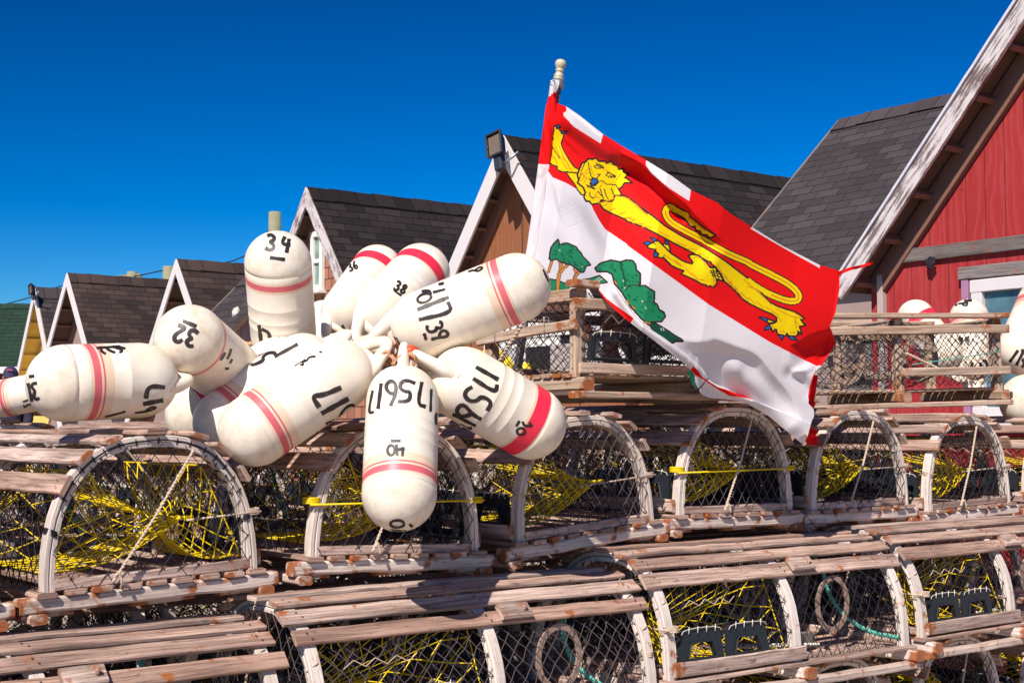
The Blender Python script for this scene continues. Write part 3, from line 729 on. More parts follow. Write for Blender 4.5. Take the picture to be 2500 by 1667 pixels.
def arch_trap(spec, M, label, group='arched lobster traps in the stack', seed=1):
    global rnd
    rnd = random.Random(seed*101+5)
    root = empty('lobster_trap', M); tag(root, label, 'lobster trap', group)
    s = spec; bw = 0.67
    # end and middle cross beams, one part each
    for yy in (0.022, TL/2, TL-0.022):
        b = MB(); b.beam((-bw/2, yy, 0.018), (bw/2, yy, 0.018), 0.044, 0.036, ch=.006, warp=.0028, tone=s.get('beamtone', 1.0), seg=9)
        # ragged blocks under the beam
        if yy < .1:
            for x in (-bw/2+.07, .02, bw/2-.09): b.beam((x-rnd.uniform(.03, .09), yy+.01, -.004), (x+rnd.uniform(.03, .09), yy+.01, -.004), .035, .014, ch=.005, tone=.3)
        b.build('cross_beam', W_BEAM, root)
    for sg in (-1, 1):
        b = MB(); b.beam((sg*(bw/2-.035), -.01, -.011), (sg*(bw/2-.035), TL+.01, -.011), .042, .024, ch=.005, warp=.0025, tone=.5); b.build('runner', W_BEAM, root)
    b = MB(); n = 9
    for k in range(n):
        x = -0.275 + k*0.55/(n-1); b.beam((x+rnd.uniform(-.004, .004), -.008+rnd.uniform(-.004, .004), .0425), (x+rnd.uniform(-.006, .006), TL+.006, .0425), .048, .013, tone=rnd.uniform(.1, .7), ch=.003)
    b.build('floor_laths', W_LATH, root)
    for yy in (0.012, TL-0.012):
        b = MB(); b.beam((-TW/2+.045, yy, .062), (TW/2-.045, yy, .062+rnd.uniform(-.004, .004)), .013, .026, ch=.003, tone=.8); b.build('sill_lath', W_LATH, root)
    # bows: two bent laths lying on each other
    for yy in (0.024, TL/2, TL-0.024):
        b = MB(); N = 26
        lean = rnd.uniform(-.008, .008)
        for lay in (0, 1):
            ins = lay*0.0155; pth = []; ups = []
            for k in range(N+1):
                a = math.pi*k/N; x, z = arch(a, ins + 0.008)
                x2, z2 = arch(min(math.pi, a+.02), ins+.008); x1, z1 = arch(max(0, a-.02), ins+.008)
                nn = Vector((z2-z1, 0, -(x2-x1))).normalized(); ups.append(nn if nn.z > -0.3 else nn)
                pth.append((x + lean*z, yy + rnd.uniform(-.0008, .0008), z))
            a_, b_ = .017, .0068; c = .0022
            prof = [(-a_+c, -b_), (a_-c, -b_), (a_, -b_+c), (a_, b_-c), (a_-c, b_), (-a_+c, b_), (-a_, b_-c), (-a_, -b_+c)]
            b.sweep(pth, prof, mat=0, tone=s.get('bowtone', .85)+rnd.uniform(-.12, .12), upf=lambda i: ups[i], endlen=.05)
        bow = b.build('bow', W_BOW, root)
        if yy < TL*.4 or yy > TL*.6:
            t_ = MB(); nl = s.get('lash', 15)
            for k in range(nl):
                a = math.pi*(0.2 + 0.6*k/(nl-1)) + rnd.uniform(-.02, .02)
                lp = []
                for q in range(10):
                    an = 2*math.pi*q/10; da = .022*math.sin(an)*s.get('lashlean', 1)
                    x, z = arch(a+da, .0155 - .0175*math.cos(an)*1.0); lp.append((x, yy + .0185*math.sin(an), z))
                t_.tube(lp, .0021, 4, closed=True)
            if s.get('long_lash'):
                t_.tube([(*[arch(math.pi*(.18+.64*k/30), .014)[0]], yy-.019, arch(math.pi*(.18+.64*k/30), .014)[1]) for k in range(31)], .0016, 4)
            for a, m_ in ((0.38, 4), (math.pi-0.38, 4)):
                for k in range(m_):
                    lp = []
                    for q in range(8):
                        an = 2*math.pi*q/8; x, z = arch(a, .0155 - .019*math.cos(an)); lp.append((x, yy + .020*math.sin(an), z + k*.004-.006))
                    t_.tube(lp, .0019, 4, closed=True)
            t_.build('lashing', s.get('lashm', T_BEIGE), bow)
    # roof laths
    b = MB(); na = s.get('nroof', 7); a0, a1 = s.get('roofspan', (0.72, math.pi-.72))
    for k in range(na):
        a = a0 + (a1-a0)*k/(na-1); x, z = arch(a, -.0065)
        x2, z2 = arch(a+.03, -.0065); x1, z1 = arch(a-.03, -.0065); nn = Vector((z2-z1, 0, -(x2-x1))).normalized()
        if nn.z < 0: nn = -nn
        ya, yb = -0.022 + rnd.uniform(-.01, .008), TL + .02 + rnd.uniform(-.01, .01)
        b.beam((x+rnd.uniform(-.006, .006), ya, z), (x+rnd.uniform(-.006, .006), yb, z+rnd.uniform(-.002, .002)), .046+rnd.uniform(-.005, .006), .0125, up=nn, ch=.0028, warp=.0016, tone=rnd.uniform(.0, .95), mid=.6)
        for yn in (.022, TL*.5, TL-.024):
            for dn in (-.008, .009):
                c_ = Vector((x, yn+dn*.6, z)) + nn*.0068 + Vector((nn.z, 0, -nn.x))*dn; t_1 = Vector((nn.z, 0, -nn.x))
                b.add([c_ + nn*.0012 + (t_1*math.cos(q_*1.047) + Vector((0, 1, 0))*math.sin(q_*1.047))*.0032 for q_ in range(6)], [(0, 1, 2, 3, 4, 5)], 1)
    b.build('roof_laths', [W_LATH, NAIL], root)
    if s.get('cleat'):
        b = MB(); x, z = arch(a0, -.02); b.beam((x, TL*.53, z+.006), (x, TL*.62, z+.006), .05, .014, up=Vector((.7, 0, .7)), ch=.004, tone=.9); b.tube([(x+.004, TL*.6, z), (x+.012, TL*.6, z+.02)], .006, 6, tone=.1); b.build('door_cleat', W_LATH, root)
    # netting
    netm = s.get('netm', T_BLACK); r = s.get('r', .00135)
    for yy, sd_ in ((.008, 3), (TL-.008, 4)):
        b = MB(); end_net(b, yy, r, seed*17+sd_, bulge=-.006 if yy < .1 else .006, cell=s.get('cell', .043), skew=s.get('skew', .05)); b.build('end_netting', netm, root)
    for sg in (-1, 1):
        b = MB(); side_net(b, sg, .03, TL-.03, r, seed*31+sg, a1=.80); b.build('side_netting', s.get('sidem', netm), root)
    # inner partition with its ring of twine, and the netting funnels
    b = MB(); end_net(b, TL*.48, r, seed*7, bulge=-.10, cell=.04); b.build('partition_netting', T_BLACK, root)
    for sg in (-1, 1):
        b = MB(); knit_head(b, sg, .0019 if sg in s.get('yside', (-1,)) else .0014, seed)
        b.build('entrance_funnel', T_YEL if sg in s.get('yside', (-1,)) else T_BLACK, root)
    b = MB(); funnel(b, (0, TL*.46, .22), (0, TL*.78, .19), (.24, .15), .06, .0014, seed*9, 14, 7); b.build('parlour_funnel', T_BLACK, root)
    for hx in (-1, 1):
        b = MB(); pr = [(-.009, -.003), (.009, -.003), (.009, .003), (-.009, .003)]
        P_ = ring_path((hx*(TW/2-.09), TL*.72, .205), (1, 0, 0), .075, .085)
        b.sweep(P_, pr, up=Vector((1, 0, 0)), closed=True, tone=.3)
        for k in range(0, 28, 2): b.seg(P_[k], P_[k] + Vector((0, rnd.uniform(-.02, .02), rnd.uniform(-.02, .02))), .0018)
        b.build('entry_ring', HOOP, root)
    for sg in (s.get('vents', (1, -1))):
        b = MB(); lc = MB()
        for yc in (.145, .345):
            x, z = arch(.10, .004); x2, z2 = arch(.36, .004); u = Vector((sg*(x2-x), 0, z2-z)).normalized(); nn = Vector((sg*u.z, 0, -abs(u.x)*-1)).normalized()
            vent(b, lc, (sg*(x+x2)/2, yc, (z+z2)/2+.006), .185, .100, nn, u)
        v_ = b.build('escape_vent', P_VENT, root); lc.build('lacing', T_WHITE, v_)
        b = MB(); x, z = arch(.02, -.008); b.beam((sg*(x+.001), .02, .078), (sg*(x+.001), TL*.5+.02, .078), .012, .042, ch=.003, tone=.95); b.build('side_lath', W_LATH, root)
        # zigzag lacing where the halves of the side net are joined
        b = MB(); zz = []
        for k in range(8):
            x, z = arch(.60 + (.03 if k % 2 else -.03), -.001); zz.append(Vector((sg*x, .10 + k*.032, z)))
        for a_, b2 in zip(zz[:-1], zz[1:]): b.seg(a_, b2, .0014)
        b.build('zigzag_lacing', T_BEIGE, root)
    # cords
    b = MB()
    if s.get('diag', True):
        a = Vector((s.get('dx0', .03), -.014, TH-.045)); c = Vector((s.get('dx1', -.09), -.016, .058)); b.rope([a, a.lerp(c, .5)+Vector((.004, -.004, 0)), c], .0042, pitch=.02)
        b.rope(smooth_path([c, c+Vector((.012, -.01, .03)), c+Vector((.018, -.012, -.005))], 2), .0038)
    b.build('tie_cord', T_BEIGE, root)
    b = MB(); cx = s.get('cordx', (.10, TW/2-.01)); zc = .195; m_ = s.get('cordm', T_BEIGE)
    b.tube([(cx[0], .04 if cx[0] > -.2 else 0, zc-.01), (cx[1], -.002, zc)], .0028, 5)
    for sx_ in ((cx[1], .0), ) if cx[0] > -.2 else ((cx[0], 0), (cx[1], 0)):
        for k in range(4):
            lp = [(sx_[0] - math.copysign(.018, sx_[0]) + .024*math.cos(2*math.pi*q/10), .024 + .022*math.sin(2*math.pi*q/10), zc-.006+k*.0045) for q in range(10)]
            b.tube(lp, .0026 if m_ is T_YEL else .0018, 4, closed=True)
    b.build('bait_cord', m_, root)
    b = MB()
    g0 = [Vector((rnd.uniform(.0, .2), TL*.75, .34)), Vector((.12, TL*.8, .2)), Vector((.2, TL*.86, .1)), Vector((.27, TL*.98, .07))]
    b.rope(smooth_path(g0, 3), .008); b.build('rope_tail', T_GREEN, root)
    b = MB()      # bait spindle and other gear lying on the floor
    b.tube(smooth_path([Vector((rnd.uniform(-.2, .2), rnd.uniform(.5, .8), .075)) for _ in range(5)], 3), .005, 5); b.build('loose_rope', T_WHITE, root)
    b = MB(); b.beam((-.2, TL*.62, .085), (.16, TL*.66, .085), .09, .045, ch=.008, tone=.4); b.build('ballast_block', plain('ballast_%d' % seed, (0.20, 0.17, 0.15), 0.9), root)
    return root

A0p = Vector((-0.907, 3.5, 0))
def pose_from_px(l, r, P0=A0p, yaw=0.0):
    pl = hit(l[0], l[1], P0, RV); pr = hit(r[0], r[1], P0, RV)
    x = (pr - pl).normalized(); y = QV.copy(); y = (y - x*y.dot(x)).normalized(); z = x.cross(y); o = (pl+pr)/2
    M = frame(o, x, y, z)
    return M @ Matrix.Rotation(yaw, 4, 'Z')
def pose_t(t, z, P0=A0p, side=False, qoff=0.0, yaw=0.0, roll=0.0):
    o = Vector((P0.x, P0.y, 0)) + RV*t + QV*qoff; o.z = z
    if side: M = frame(o, -QV, RV, Vector((0, 0, 1)))
    else: M = frame(o, RV, QV, Vector((0, 0, 1)))
    return M @ Matrix.Rotation(yaw, 4, 'Z') @ Matrix.Rotation(roll, 4, 'Y')

G1 = 'arched lobster traps in the top row of the stack'
arch_trap(dict(yside=(-1, 1), lashm=T_BLACK, long_lash=True, lash=15, beamtone=.85, cell=.044, dx0=.10, dx1=-.12, vents=(1,)), pose_from_px((75, 1502), (662, 1430)), 'large arched trap full of yellow netting, black lashing round its front bow', G1, 1)
arch_trap(dict(lash=9, cordm=T_YEL, cordx=(-TW/2+.01, TW/2-.01), dx0=.03, dx1=-.10, bowtone=.75, vents=(1,)), pose_from_px((704, 1406), (1217, 1384)), 'arched trap directly behind the hanging buoy, yellow twine round both feet of its bow', G1, 2)
arch_trap(dict(lash=11, diag=False, cordx=(.0, TW/2-.01), yfun=True, bowtone=.6, netm=T_GREY, vents=(-1,)), pose_from_px((1237, 1370), (1633, 1302)), 'tilted arched trap right of the hanging buoy, its front beam sloping up to the right', G1, 3)
arch_trap(dict(lash=13, cordm=T_YEL, cordx=(-TW/2+.01, TW/2-.01), dx0=.05, dx1=-.09, netm=T_GREY, vents=(1, -1)), pose_from_px((1637, 1295), (1960, 1278)), 'arched trap under the flag with a yellow cord stretched across its mouth', G1, 4)
arch_trap(dict(lash=13, dx0=.05, dx1=-.10, cordx=(.02, TW/2-.01), vents=(1, -1)), pose_from_px((1967, 1281), (2240, 1262)), 'arched trap just right of the lowest corner of the flag', G1, 5)
arch_trap(dict(lash=12, dx0=.03, dx1=-.10, cordx=(.0, TW/2-.01), vents=(1, -1)), pose_from_px((2240, 1282), (2499, 1251)), 'arched trap in the top row under the right end of the right box trap', G1, 6)
arch_trap(dict(lash=11, dx0=.03, dx1=-.10), pose_t(4.18, 1.245), 'arched trap cut off by the right edge in the top row', G1, 7)
arch_trap(dict(lash=12, lashm=T_BLACK, long_lash=True, diag=False, beamtone=.9), pose_t(-0.64, 1.165), 'arched trap cut off by the left edge, beside the large one', G1, 8)

C0p = A0p - QV*0.33 + QV*0.0
G2 = 'arched lobster traps lying lengthwise in the second row'
# lengthwise row: the pose origin is the left end of the trap, its +x side faces the camera
def pose_side(t, z, qoff=0.0, yaw=0.0, roll=0.0): return pose_t(t, z, A0p, True, qoff, yaw, roll)
a = dict(yside=(1,), lash=6, nroof=7, roofspan=(.86, math.pi-.86), vents=(1,), cleat=True)
arch_trap(dict(a, bowtone=.5), pose_side(-0.90, 0.715, -0.03, .01), 'lengthwise trap at the bottom left showing mainly its bare wooden roof laths', G2, 11)
arch_trap(dict(a, bowtone=.7, netm=T_GREY), pose_side(0.315, 0.762, -0.02), 'lengthwise trap under the hanging buoy with the round ring showing in its right half', G2, 12)
arch_trap(dict(a, bowtone=.95, yfun=True), pose_side(1.50, 0.822, -0.02, -.01), 'lengthwise trap right of centre, two black vents and yellow netting in its left half', G2, 13)
arch_trap(dict(a, bowtone=.9), pose_side(2.72, 0.838, -0.02, .012), 'lengthwise trap at the right edge, two black vents in its left half', G2, 14)

D0p = A0p - QV*0.13
G3 = 'arched lobster traps in the bottom row'
lows = [(2.50, .415, 'leftmost arched trap at the bottom edge, only its pale bow crown showing'), (3.20, .425, 'arched trap low at the right with its bow crown below the lengthwise traps'), (3.92, .43, 'arched trap in the bottom right corner')]
for k, (t, z, lb) in enumerate(lows): arch_trap(dict(lash=13, bowtone=.95), pose_t(t, z, D0p), lb, G3, 21+k)
src = bpy.data.objects['lobster_trap.013'] if 'lobster_trap.013' in bpy.data.objects else bpy.data.objects['lobster_trap']
def clone(src_, M, label, group):
    c = copy_tree(src_); c.matrix_world = M; c['label'] = label; c['group'] = group; return c
G4 = 'traps hidden deeper in the stack'
for t in (-.35, .36, 1.07, 1.78): clone(src, pose_t(t, .42, D0p), 'arched trap buried at the bottom of the stack below the lengthwise traps', G4)
for k in range(5): clone(bpy.data.objects['lobster_trap.009'], pose_side(-0.95+1.19*k, .80, .62), 'lengthwise trap half hidden at the back of the stack', G4)
for k in range(5): clone(bpy.data.objects['lobster_trap.009'], pose_side(-0.75+1.19*k, .80, 1.27), 'lengthwise trap half hidden at the back of the stack', G4)
bk = [o for o in bpy.data.objects if o.get('label', '').startswith('arched trap just right')][0]
for k in range(8): clone(bk, pose_t(-.62+.73*k, 1.215, A0p, qoff=1.24), 'arched trap standing behind the front arched traps', G4)
for k in range(6): clone(src, pose_t(-.35+.76*k, .40, D0p, qoff=1.2), 'arched trap buried at the back of the stack near the ground', G4)

# ------------------------------------------------------------------ box traps
def box_trap(M, label, L, W_, H, seed, mirror=False, endrail=True, bars=3, rail2=False):
    global rnd
    rnd = random.Random(seed*77)
    root = empty('box_trap', M); tag(root, label, 'lobster trap', 'square lobster traps on top of the stack')
    # local: x along the long side, y away, z up; near corner of the frame at the origin
    xs_ = [0.02, L*.5, L-.02]
    for x in xs_:
        b = MB()
        b.beam((x, -.035, .021), (x, W_+.035, .021), .045, .042, ch=.006, warp=.002)
        b.build('cross_beam', W_BOX, root)
        b = MB(); b.beam((x, .0, H-.045), (x, W_, H-.045), .042, .042, ch=.005); b.build('top_bar', W_BOX, root)
        for y in (.02, W_-.02):
            b = MB(); b.beam((x, y, .042), (x, y, H-.066), .042, .036, up=Vector((0, 1, 0)), ch=.005, tone=.6); b.build('post', W_BOX, root)
    for y in (-.01, W_+.01):
        b = MB(); b.beam((-.03, y-.012 if y < .1 else y+.012, H-.075), (L+.02, y-.012 if y < .1 else y+.012, H-.070), .016, .036, ch=.004, tone=.45); b.build('side_rail', W_BOX, root)
        b = MB(); b.beam((-.03, y, H-.012), (L+.02, y, H-.012), .055, .022, ch=.004, tone=.5); b.build('top_rail', W_BOX, root)
        b = MB(); b.beam((-.02, y, -.012), (L+.02, y, -.012), .05, .022, ch=.004, tone=.6); b.build('runner', W_BOX, root)
    b = MB(); n = 9
    for k in range(n): b.beam((-.01, .04+k*(W_-.08)/(n-1), .049), (L+.01, .04+k*(W_-.08)/(n-1), .049), .042, .013, tone=rnd.random())
    b.build('floor_laths', W_BOX, root)
    for yy in (-.014, W_+.014):
        b = MB()
        if rail2: b.beam((L*.5-.01, yy-.006, .125), (L+.02, yy-.006, .125), .016, .036, ch=.004, tone=.9)
        else: b.beam((.0, yy, .072), (L*.5, yy, .072), .014, .034, ch=.004, tone=.8)
        b.build('door_lath', W_BOX, root)
    if endrail:
        b = MB(); b.beam((-.012, -.01, H*.60), (-.012, W_+.02, H*.52), .014, .034, ch=.004, tone=.9); b.build('end_rail', W_BOX, root)
        b = MB()
        for y in (W_*.28, W_*.82): b.tube([(-.02, y, H*.6-.02-.02), (-.022, y, H*.6+.03), (-.002, y, H*.6+.03), (-.002, y, H*.6-.04)], .002, 4, closed=True)
        b.build('twine_tie', T_WHITE, root)
    r = .00145
    for yy, s_ in ((-.002, 1), (W_+.002, 2)):
        b = MB(); net_patch(b, lambda u, v: (.02+u*(L-.04), yy, .07+v*(H-.15)), int(L/.045)*2, 12, r, None, .2, seed+s_); b.build('side_netting', T_BLACK, root)
    for xx, s_ in ((.0, 3), (L, 4), (L*.5, 5)):
        b = MB(); net_patch(b, lambda u, v: (xx + (.10*math.sin(math.pi*u)*math.sin(math.pi*v) if s_ == 5 else 0), .02+u*(W_-.04), .07+v*(H-.13)), 22, 12, r, None, .2, seed+s_); b.build('end_netting' if s_ < 5 else 'partition_netting', T_BLACK, root)
    b = MB(); net_patch(b, lambda u, v: (.02+u*(L-.04), .01+v*(W_-.02), H-.03-.03*math.sin(math.pi*u*2 % math.pi)), int(L/.045)*2, 22, r, None, .2, seed+9); b.build('top_netting', T_BLACK, root)
    b = MB(); funnel(b, (L*.5, W_*.5, H*.5), (L*.82, W_*.5, H*.45), (W_*.42, H*.35), .06, r, seed, 14, 7, False); b.build('entrance_funnel', T_BLACK, root)
    b = MB(); funnel(b, (L*.25, .02, H*.5), (L*.25, W_*.55, H*.45), (L*.2, H*.33), .05, r, seed+2, 12, 7, False)
    b.build('entrance_funnel', T_BLACK, root)
    b = MB(); hx = L*(.28 if rail2 else .42)
    P_ = ring_path((hx, .05 if rail2 else W_*.5, H*.52), (.3, 1, 0), .068, .105); b.sweep(P_, [(-.011, -.003), (.011, -.003), (.011, .003), (-.011, .003)], up=Vector((.3, 1, 0)), closed=True); b.build('entry_ring', HOOP, root); b = MB()
    P_ = ring_path((L*.7, W_*.3, H*.5), (.3, 1, 0), .07, .09); b.sweep(P_, [(-.011, -.003), (.011, -.003), (.011, .003), (-.011, .003)], up=Vector((.3, 1, 0)), closed=True)
    b.build('entry_ring', HOOP, root)
    if not rail2:
        b = MB(); lc = MB()
        for xc in (.14, .375): vent(b, lc, (xc, -.012, .140), .205, .090, (0, -1, 0), (0, 0, 1), .019)
        v_ = b.build('escape_vent', P_VENT, root); lc.build('lacing', T_WHITE, v_)
        b = MB(); zz = [Vector((.11+k*.032, -.006, .225 + (.018 if k % 2 else -.008))) for k in range(12)]
        for p, q in zip(zz[:-1], zz[1:]): b.seg(p, q, .0024)
        b.build('zigzag_lacing', T_WHITE, root)
    b = MB(); b.rope([(-.016, W_*.40, H-.07), (-.02, W_*.62, H*.5), (-.016, W_*.86, .07)], .0065) if endrail else b.rope([(L*.52, -.012, H*.55), (L*.68, -.014, H*.36), (L*.83, -.012, .10)], .006)
    b.build('tie_cord', T_BEIGE, root)
    if rail2:
        b = MB(); b.tube([(L*.55, -.01, H*.42), (L-.02, -.014, H*.55)], .002, 4)
        for k in range(4): b.tube([(L-.045+.05*(q/9) if q < 10 else L, -.012 + (.05 if 5 <= q else 0), H*.55+k*.004+.004*q/9) for q in range(2)], .003, 4)
        b.build('green_tie', T_GREEN, root)
    return root
B1z = at(1408, 968, 4.42).z
c1 = at(1408, 900, 4.42)
box_trap(frame(Vector((c1.x, c1.y, B1z+.018)), RV, QV, Vector((0, 0, 1))), 'square box trap by the flag pole, two black escape vents in its side', 1.1, .475, .345, 3)
pa = at(2452, 975, 6.15); pb = at(1880, 992, 5.75); 
xa = (pa - pb).normalized(); ya = Vector((-xa.y, xa.x, 0)).normalized(); za_ = xa.cross(ya)
L2 = 1.05; o2 = pa - xa*L2
box_trap(frame(o2, xa, ya, za_), 'square box trap in front of the red house, a round ring inside', L2, .50, .375, 4, endrail=False, rail2=True)

# ------------------------------------------------------------------ buoys
GLYPH = {
 '0': [[(.5, 0), (.12, .2), (.05, .5), (.15, .85), (.5, 1), (.85, .85), (.95, .5), (.85, .15), (.5, 0)]],
 '1': [[(.5, 0), (.5, 1)]],
 '2': [[(.1, .25), (.3, .02), (.7, .02), (.85, .25), (.7, .5), (.1, .95), (.9, .95)]],
 '3': [[(.1, .12), (.45, 0), (.8, .15), (.7, .38), (.4, .48), (.8, .6), (.85, .85), (.5, 1), (.08, .88)]],
 '4': [[(.35, 0), (.12, .5), (.95, .48)], [(.75, .1), (.68, 1)]],
 '5': [[(.85, .02), (.25, .02), (.2, .42), (.6, .4), (.88, .65), (.6, .97), (.1, .92)]],
 '6': [[(.7, 0), (.25, .35), (.12, .75), (.45, 1), (.85, .8), (.65, .52), (.2, .65)]],
 '7': [[(.05, .04), (.9, .02), (.45, 1)]],
 '8': [[(.5, .48), (.15, .25), (.5, 0), (.82, .22), (.5, .48), (.1, .75), (.5, 1), (.9, .75), (.5, .48)]],
 '9': [[(.8, .2), (.45, 0), (.12, .25), (.4, .5), (.8, .3), (.82, .2), (.75, 1)]],
 '-': [[(.0, .5), (1, .5)]]}
def glyphs(text, cx, cy, h, ang, wd=None, sp=1.25, mirror=1):
    """hand lettering centred on a pixel; returns polylines"""
    wd = wd or h*.62; n = len(text); ca, sa = math.cos(R(ang)), math.sin(R(ang)); outp = []
    for k, chh in enumerate(text):
        ox = (k - (n-1)/2)*wd*sp
        for pl in GLYPH[chh]:
            P = []
            for (x, y) in pl:
                X = (ox + (x-.5)*wd)*mirror; Y = (y-.5)*h; P.append((cx + X*ca - Y*sa, cy + X*sa + Y*ca))
            outp.append(P)
    return outp
def crop(x0, y0, s_, *pls): return [[(x0 + x/s_, y0 + y/s_) for x, y in pl] for pl in pls]
def loop(cx, cy, rx, ry, a=0): return [(cx + rx*math.cos(t)*math.cos(a) - ry*math.sin(t)*math.sin(a), cy + rx*math.cos(t)*math.sin(a) + ry*math.sin(t)*math.cos(a)) for t in [k*math.pi/6 for k in range(13)]]

G5 = 'white bullet buoys tied in the bunch'
def buoy(label, dc, Yd, rad, tc, Yt, marks=(), band='double', roll=0, mats=None, group=G5, name='lobster_buoy', ribs=(0.35, 0.55, .75), handle=True, orange=False, seed=1, hlen=1.0, bs=0.2):
    global rnd
    rnd = random.Random(seed)
    if group == G5: Yd, Yt, rad = Yd*1.045, Yt*1.045, rad*1.045
    D = at(dc[0], dc[1], Yd); T = at(tc[0], tc[1], Yt); ax = (D - T); Lc = ax.length; ax.normalize()
    side = ax.cross(FW).normalized(); side = (Matrix.Rotation(R(roll), 3, ax) @ side).normalized(); oth = ax.cross(side)
    M = frame(T, side, oth, ax); root = empty(name, M); tag(root, label, 'buoy', group)
    r = rad; Ls = min(1.0*r, Lc*.5); prof = []    # (radius, z, material)
    for k in range(0, 13):
        a = math.pi/2*k/12; prof.append((max(r*math.sin(a)**.82, 0.0005), Ls*(1-math.cos(a)), 0))
    zb = Lc - .40*r
    def ring(z, m, rr=1.0): prof.append((r*rr, z, m))
    z0 = Ls; z1 = Lc - .85*r
    for q in ribs:
        z = z0 + (z1-z0)*q; ring(z-.03*r, 0); ring(z-.012*r, 0, 1.007); ring(z+.012*r, 0, 1.007); ring(z+.03*r, 0)
    LcB = Lc; Lc = Lc + bs*rad if band in ('double', 'thick', 'low') else Lc
    if band == 'double':
        for z, m in ((Lc-.95*r, 2), (Lc-.72*r, 1), (Lc-.67*r, 2), (Lc-.61*r, 1), (Lc-.42*r, 2), (Lc-.34*r, 0)): ring(z, m)
    elif band == 'thick':
        for z, m in ((Lc-.80*r, 2), (Lc-.72*r, 4), (Lc-.28*r, 0)): ring(z, m)
    elif band == 'dark':
        for z, m in ((Lc-.42*r, 2), (Lc-.38*r, 4), (Lc-.06*r, 0)): ring(z, m)
    elif band == 'low':
        for z, m in ((Lc-.42*r, 2), (Lc-.34*r, 1), (Lc-.16*r, 2), (Lc-.10*r, 0)): ring(z, m)
    elif band == 'thin':
        for z, m in ((Lc-.20*r, 2), (Lc-.15*r, 1), (Lc-.06*r, 0)): ring(z, m)
    Lc = LcB
    ring(Lc-.03*r, 0, 1.0); ring(Lc-.015*r, 0, .985); ring(Lc, 0, 1.003)
    for k in range(1, 17):
        a = math.pi/2*k/16; prof.append((max(1.003*r*math.cos(a), .0004), Lc + r*math.sin(a), 0))
    N = 56; vs = []; fs = []; ms = []; ends = []
    for (rr, z, m) in prof:
        e = max(0, min(1, (z - Lc + .2*r)/(.6*r)))
        for k in range(N):
            a = 2*math.pi*k/N; vs.append(Vector((rr*math.cos(a), rr*math.sin(a), z))); ends.append(e)
    for i in range(len(prof)-1):
        for k in range(N): fs.append((i*N+k, i*N+(k+1) % N, (i+1)*N+(k+1) % N, (i+1)*N+k)); ms.append(prof[i][2])
    b = MB(); b.add(vs, fs, 0, ends=ends, smooth=True); b.m = ms[:]
    wv = [M @ v for v in vs]; bvh = BVHTree.FromPolygons([tuple(v) for v in wv], fs); Mi = M.inverted()
    def cast(px, py):
        d = ray(px, py).normalized(); h_, n_, _, _ = bvh.ray_cast(CAM, d)
        if h_ is None or n_.dot(d) > -.06: return None
        return Mi @ (h_ + n_*0.0007)
    for (wpx, mi, pls) in marks:
        wpx *= 1.22
        for pl in pls:
            P = [Vector((x, y, 0)) for x, y in pl]
            if len(P) > 2: P = smooth_path(P, 2)
            P = dens(P, 2.0); row = []
            for i, p in enumerate(P):
                t = P[min(i+1, len(P)-1)] - P[max(i-1, 0)]
                if t.length < 1e-6: t = Vector((1, 0, 0))
                t.normalize(); n2 = Vector((-t.y, t.x, 0)); hw_ = wpx/2*(1 + .10*math.sin(i*.35 + wpx) + rnd.uniform(-.04, .04)); row.append([cast(p.x + n2.x*hw_*q, p.y + n2.y*hw_*q) for q in (-1, -.35, .35, 1)])
            for a_, c_ in zip(row[:-1], row[1:]):
                for q in range(3):
                    qd = (a_[q], a_[q+1], c_[q+1], c_[q])
                    if all(v is not None for v in qd) and max((qd[0]-qd[2]).length, (qd[1]-qd[3]).length) < .06:
                        b.add(qd, [(0, 1, 2, 3)], mi, smooth=False)
    bd = b.build('body', mats or BMATS, root)
    if handle:
        hm = MB(); pth = []; sc = []
        ww = .50*r
        ctrl = [(-ww, .42*r), (-ww*.98, .15*r), (-ww*.72, -.16*r*hlen), (-ww*.42, -.55*r*hlen), (0, -.80*r*hlen), (ww*.42, -.55*r*hlen), (ww*.72, -.16*r*hlen), (ww*.98, .15*r), (ww, .42*r)]
        P = smooth_path([Vector((x, 0, z)) for x, z in ctrl], 2); n_ = len(P)
        for k in range(n_): q = abs(k/(n_-1)*2-1); sc.append(1.0 + 1.1*q**2.0)
        prf = [(.175*r*math.cos(2*math.pi*k/10), .14*r*math.sin(2*math.pi*k/10)) for k in range(10)]
        hm.sweep(P, prf, up=Vector((0, 1, 0)), scl=sc, smooth=True)
        # web between the two legs of the eye
        hm.sweep([Vector((0, 0, .35*r)), Vector((0, 0, .05*r)), Vector((0, 0, -.12*r*hlen)), Vector((0, 0, -.2*r*hlen))], [(.55*r*math.cos(2*math.pi*k/12), .15*r*math.sin(2*math.pi*k/12)) for k in range(12)], up=Vector((0, 1, 0)), scl=[1.1, .95, .7, .3], smooth=True)
        hm.build('eye_handle', [mats[0] if mats else BUOY_W], root)
    if orange:
        om = MB(); om.tube([Vector((-.17*r, 0, -.74*r)), Vector((0, 0, -.82*r)), Vector((.17*r, 0, -.74*r))], .19*r, 10); om.build('orange_tag', RED_PL, root)
    return root

C2_ = (350, 500, 3.135); C3_ = (850, 560, 2.903); C7_ = (380, 800, 4.48); C8_ = (860, 780, 7.84); C0_ = (0, 820, 5.2267)
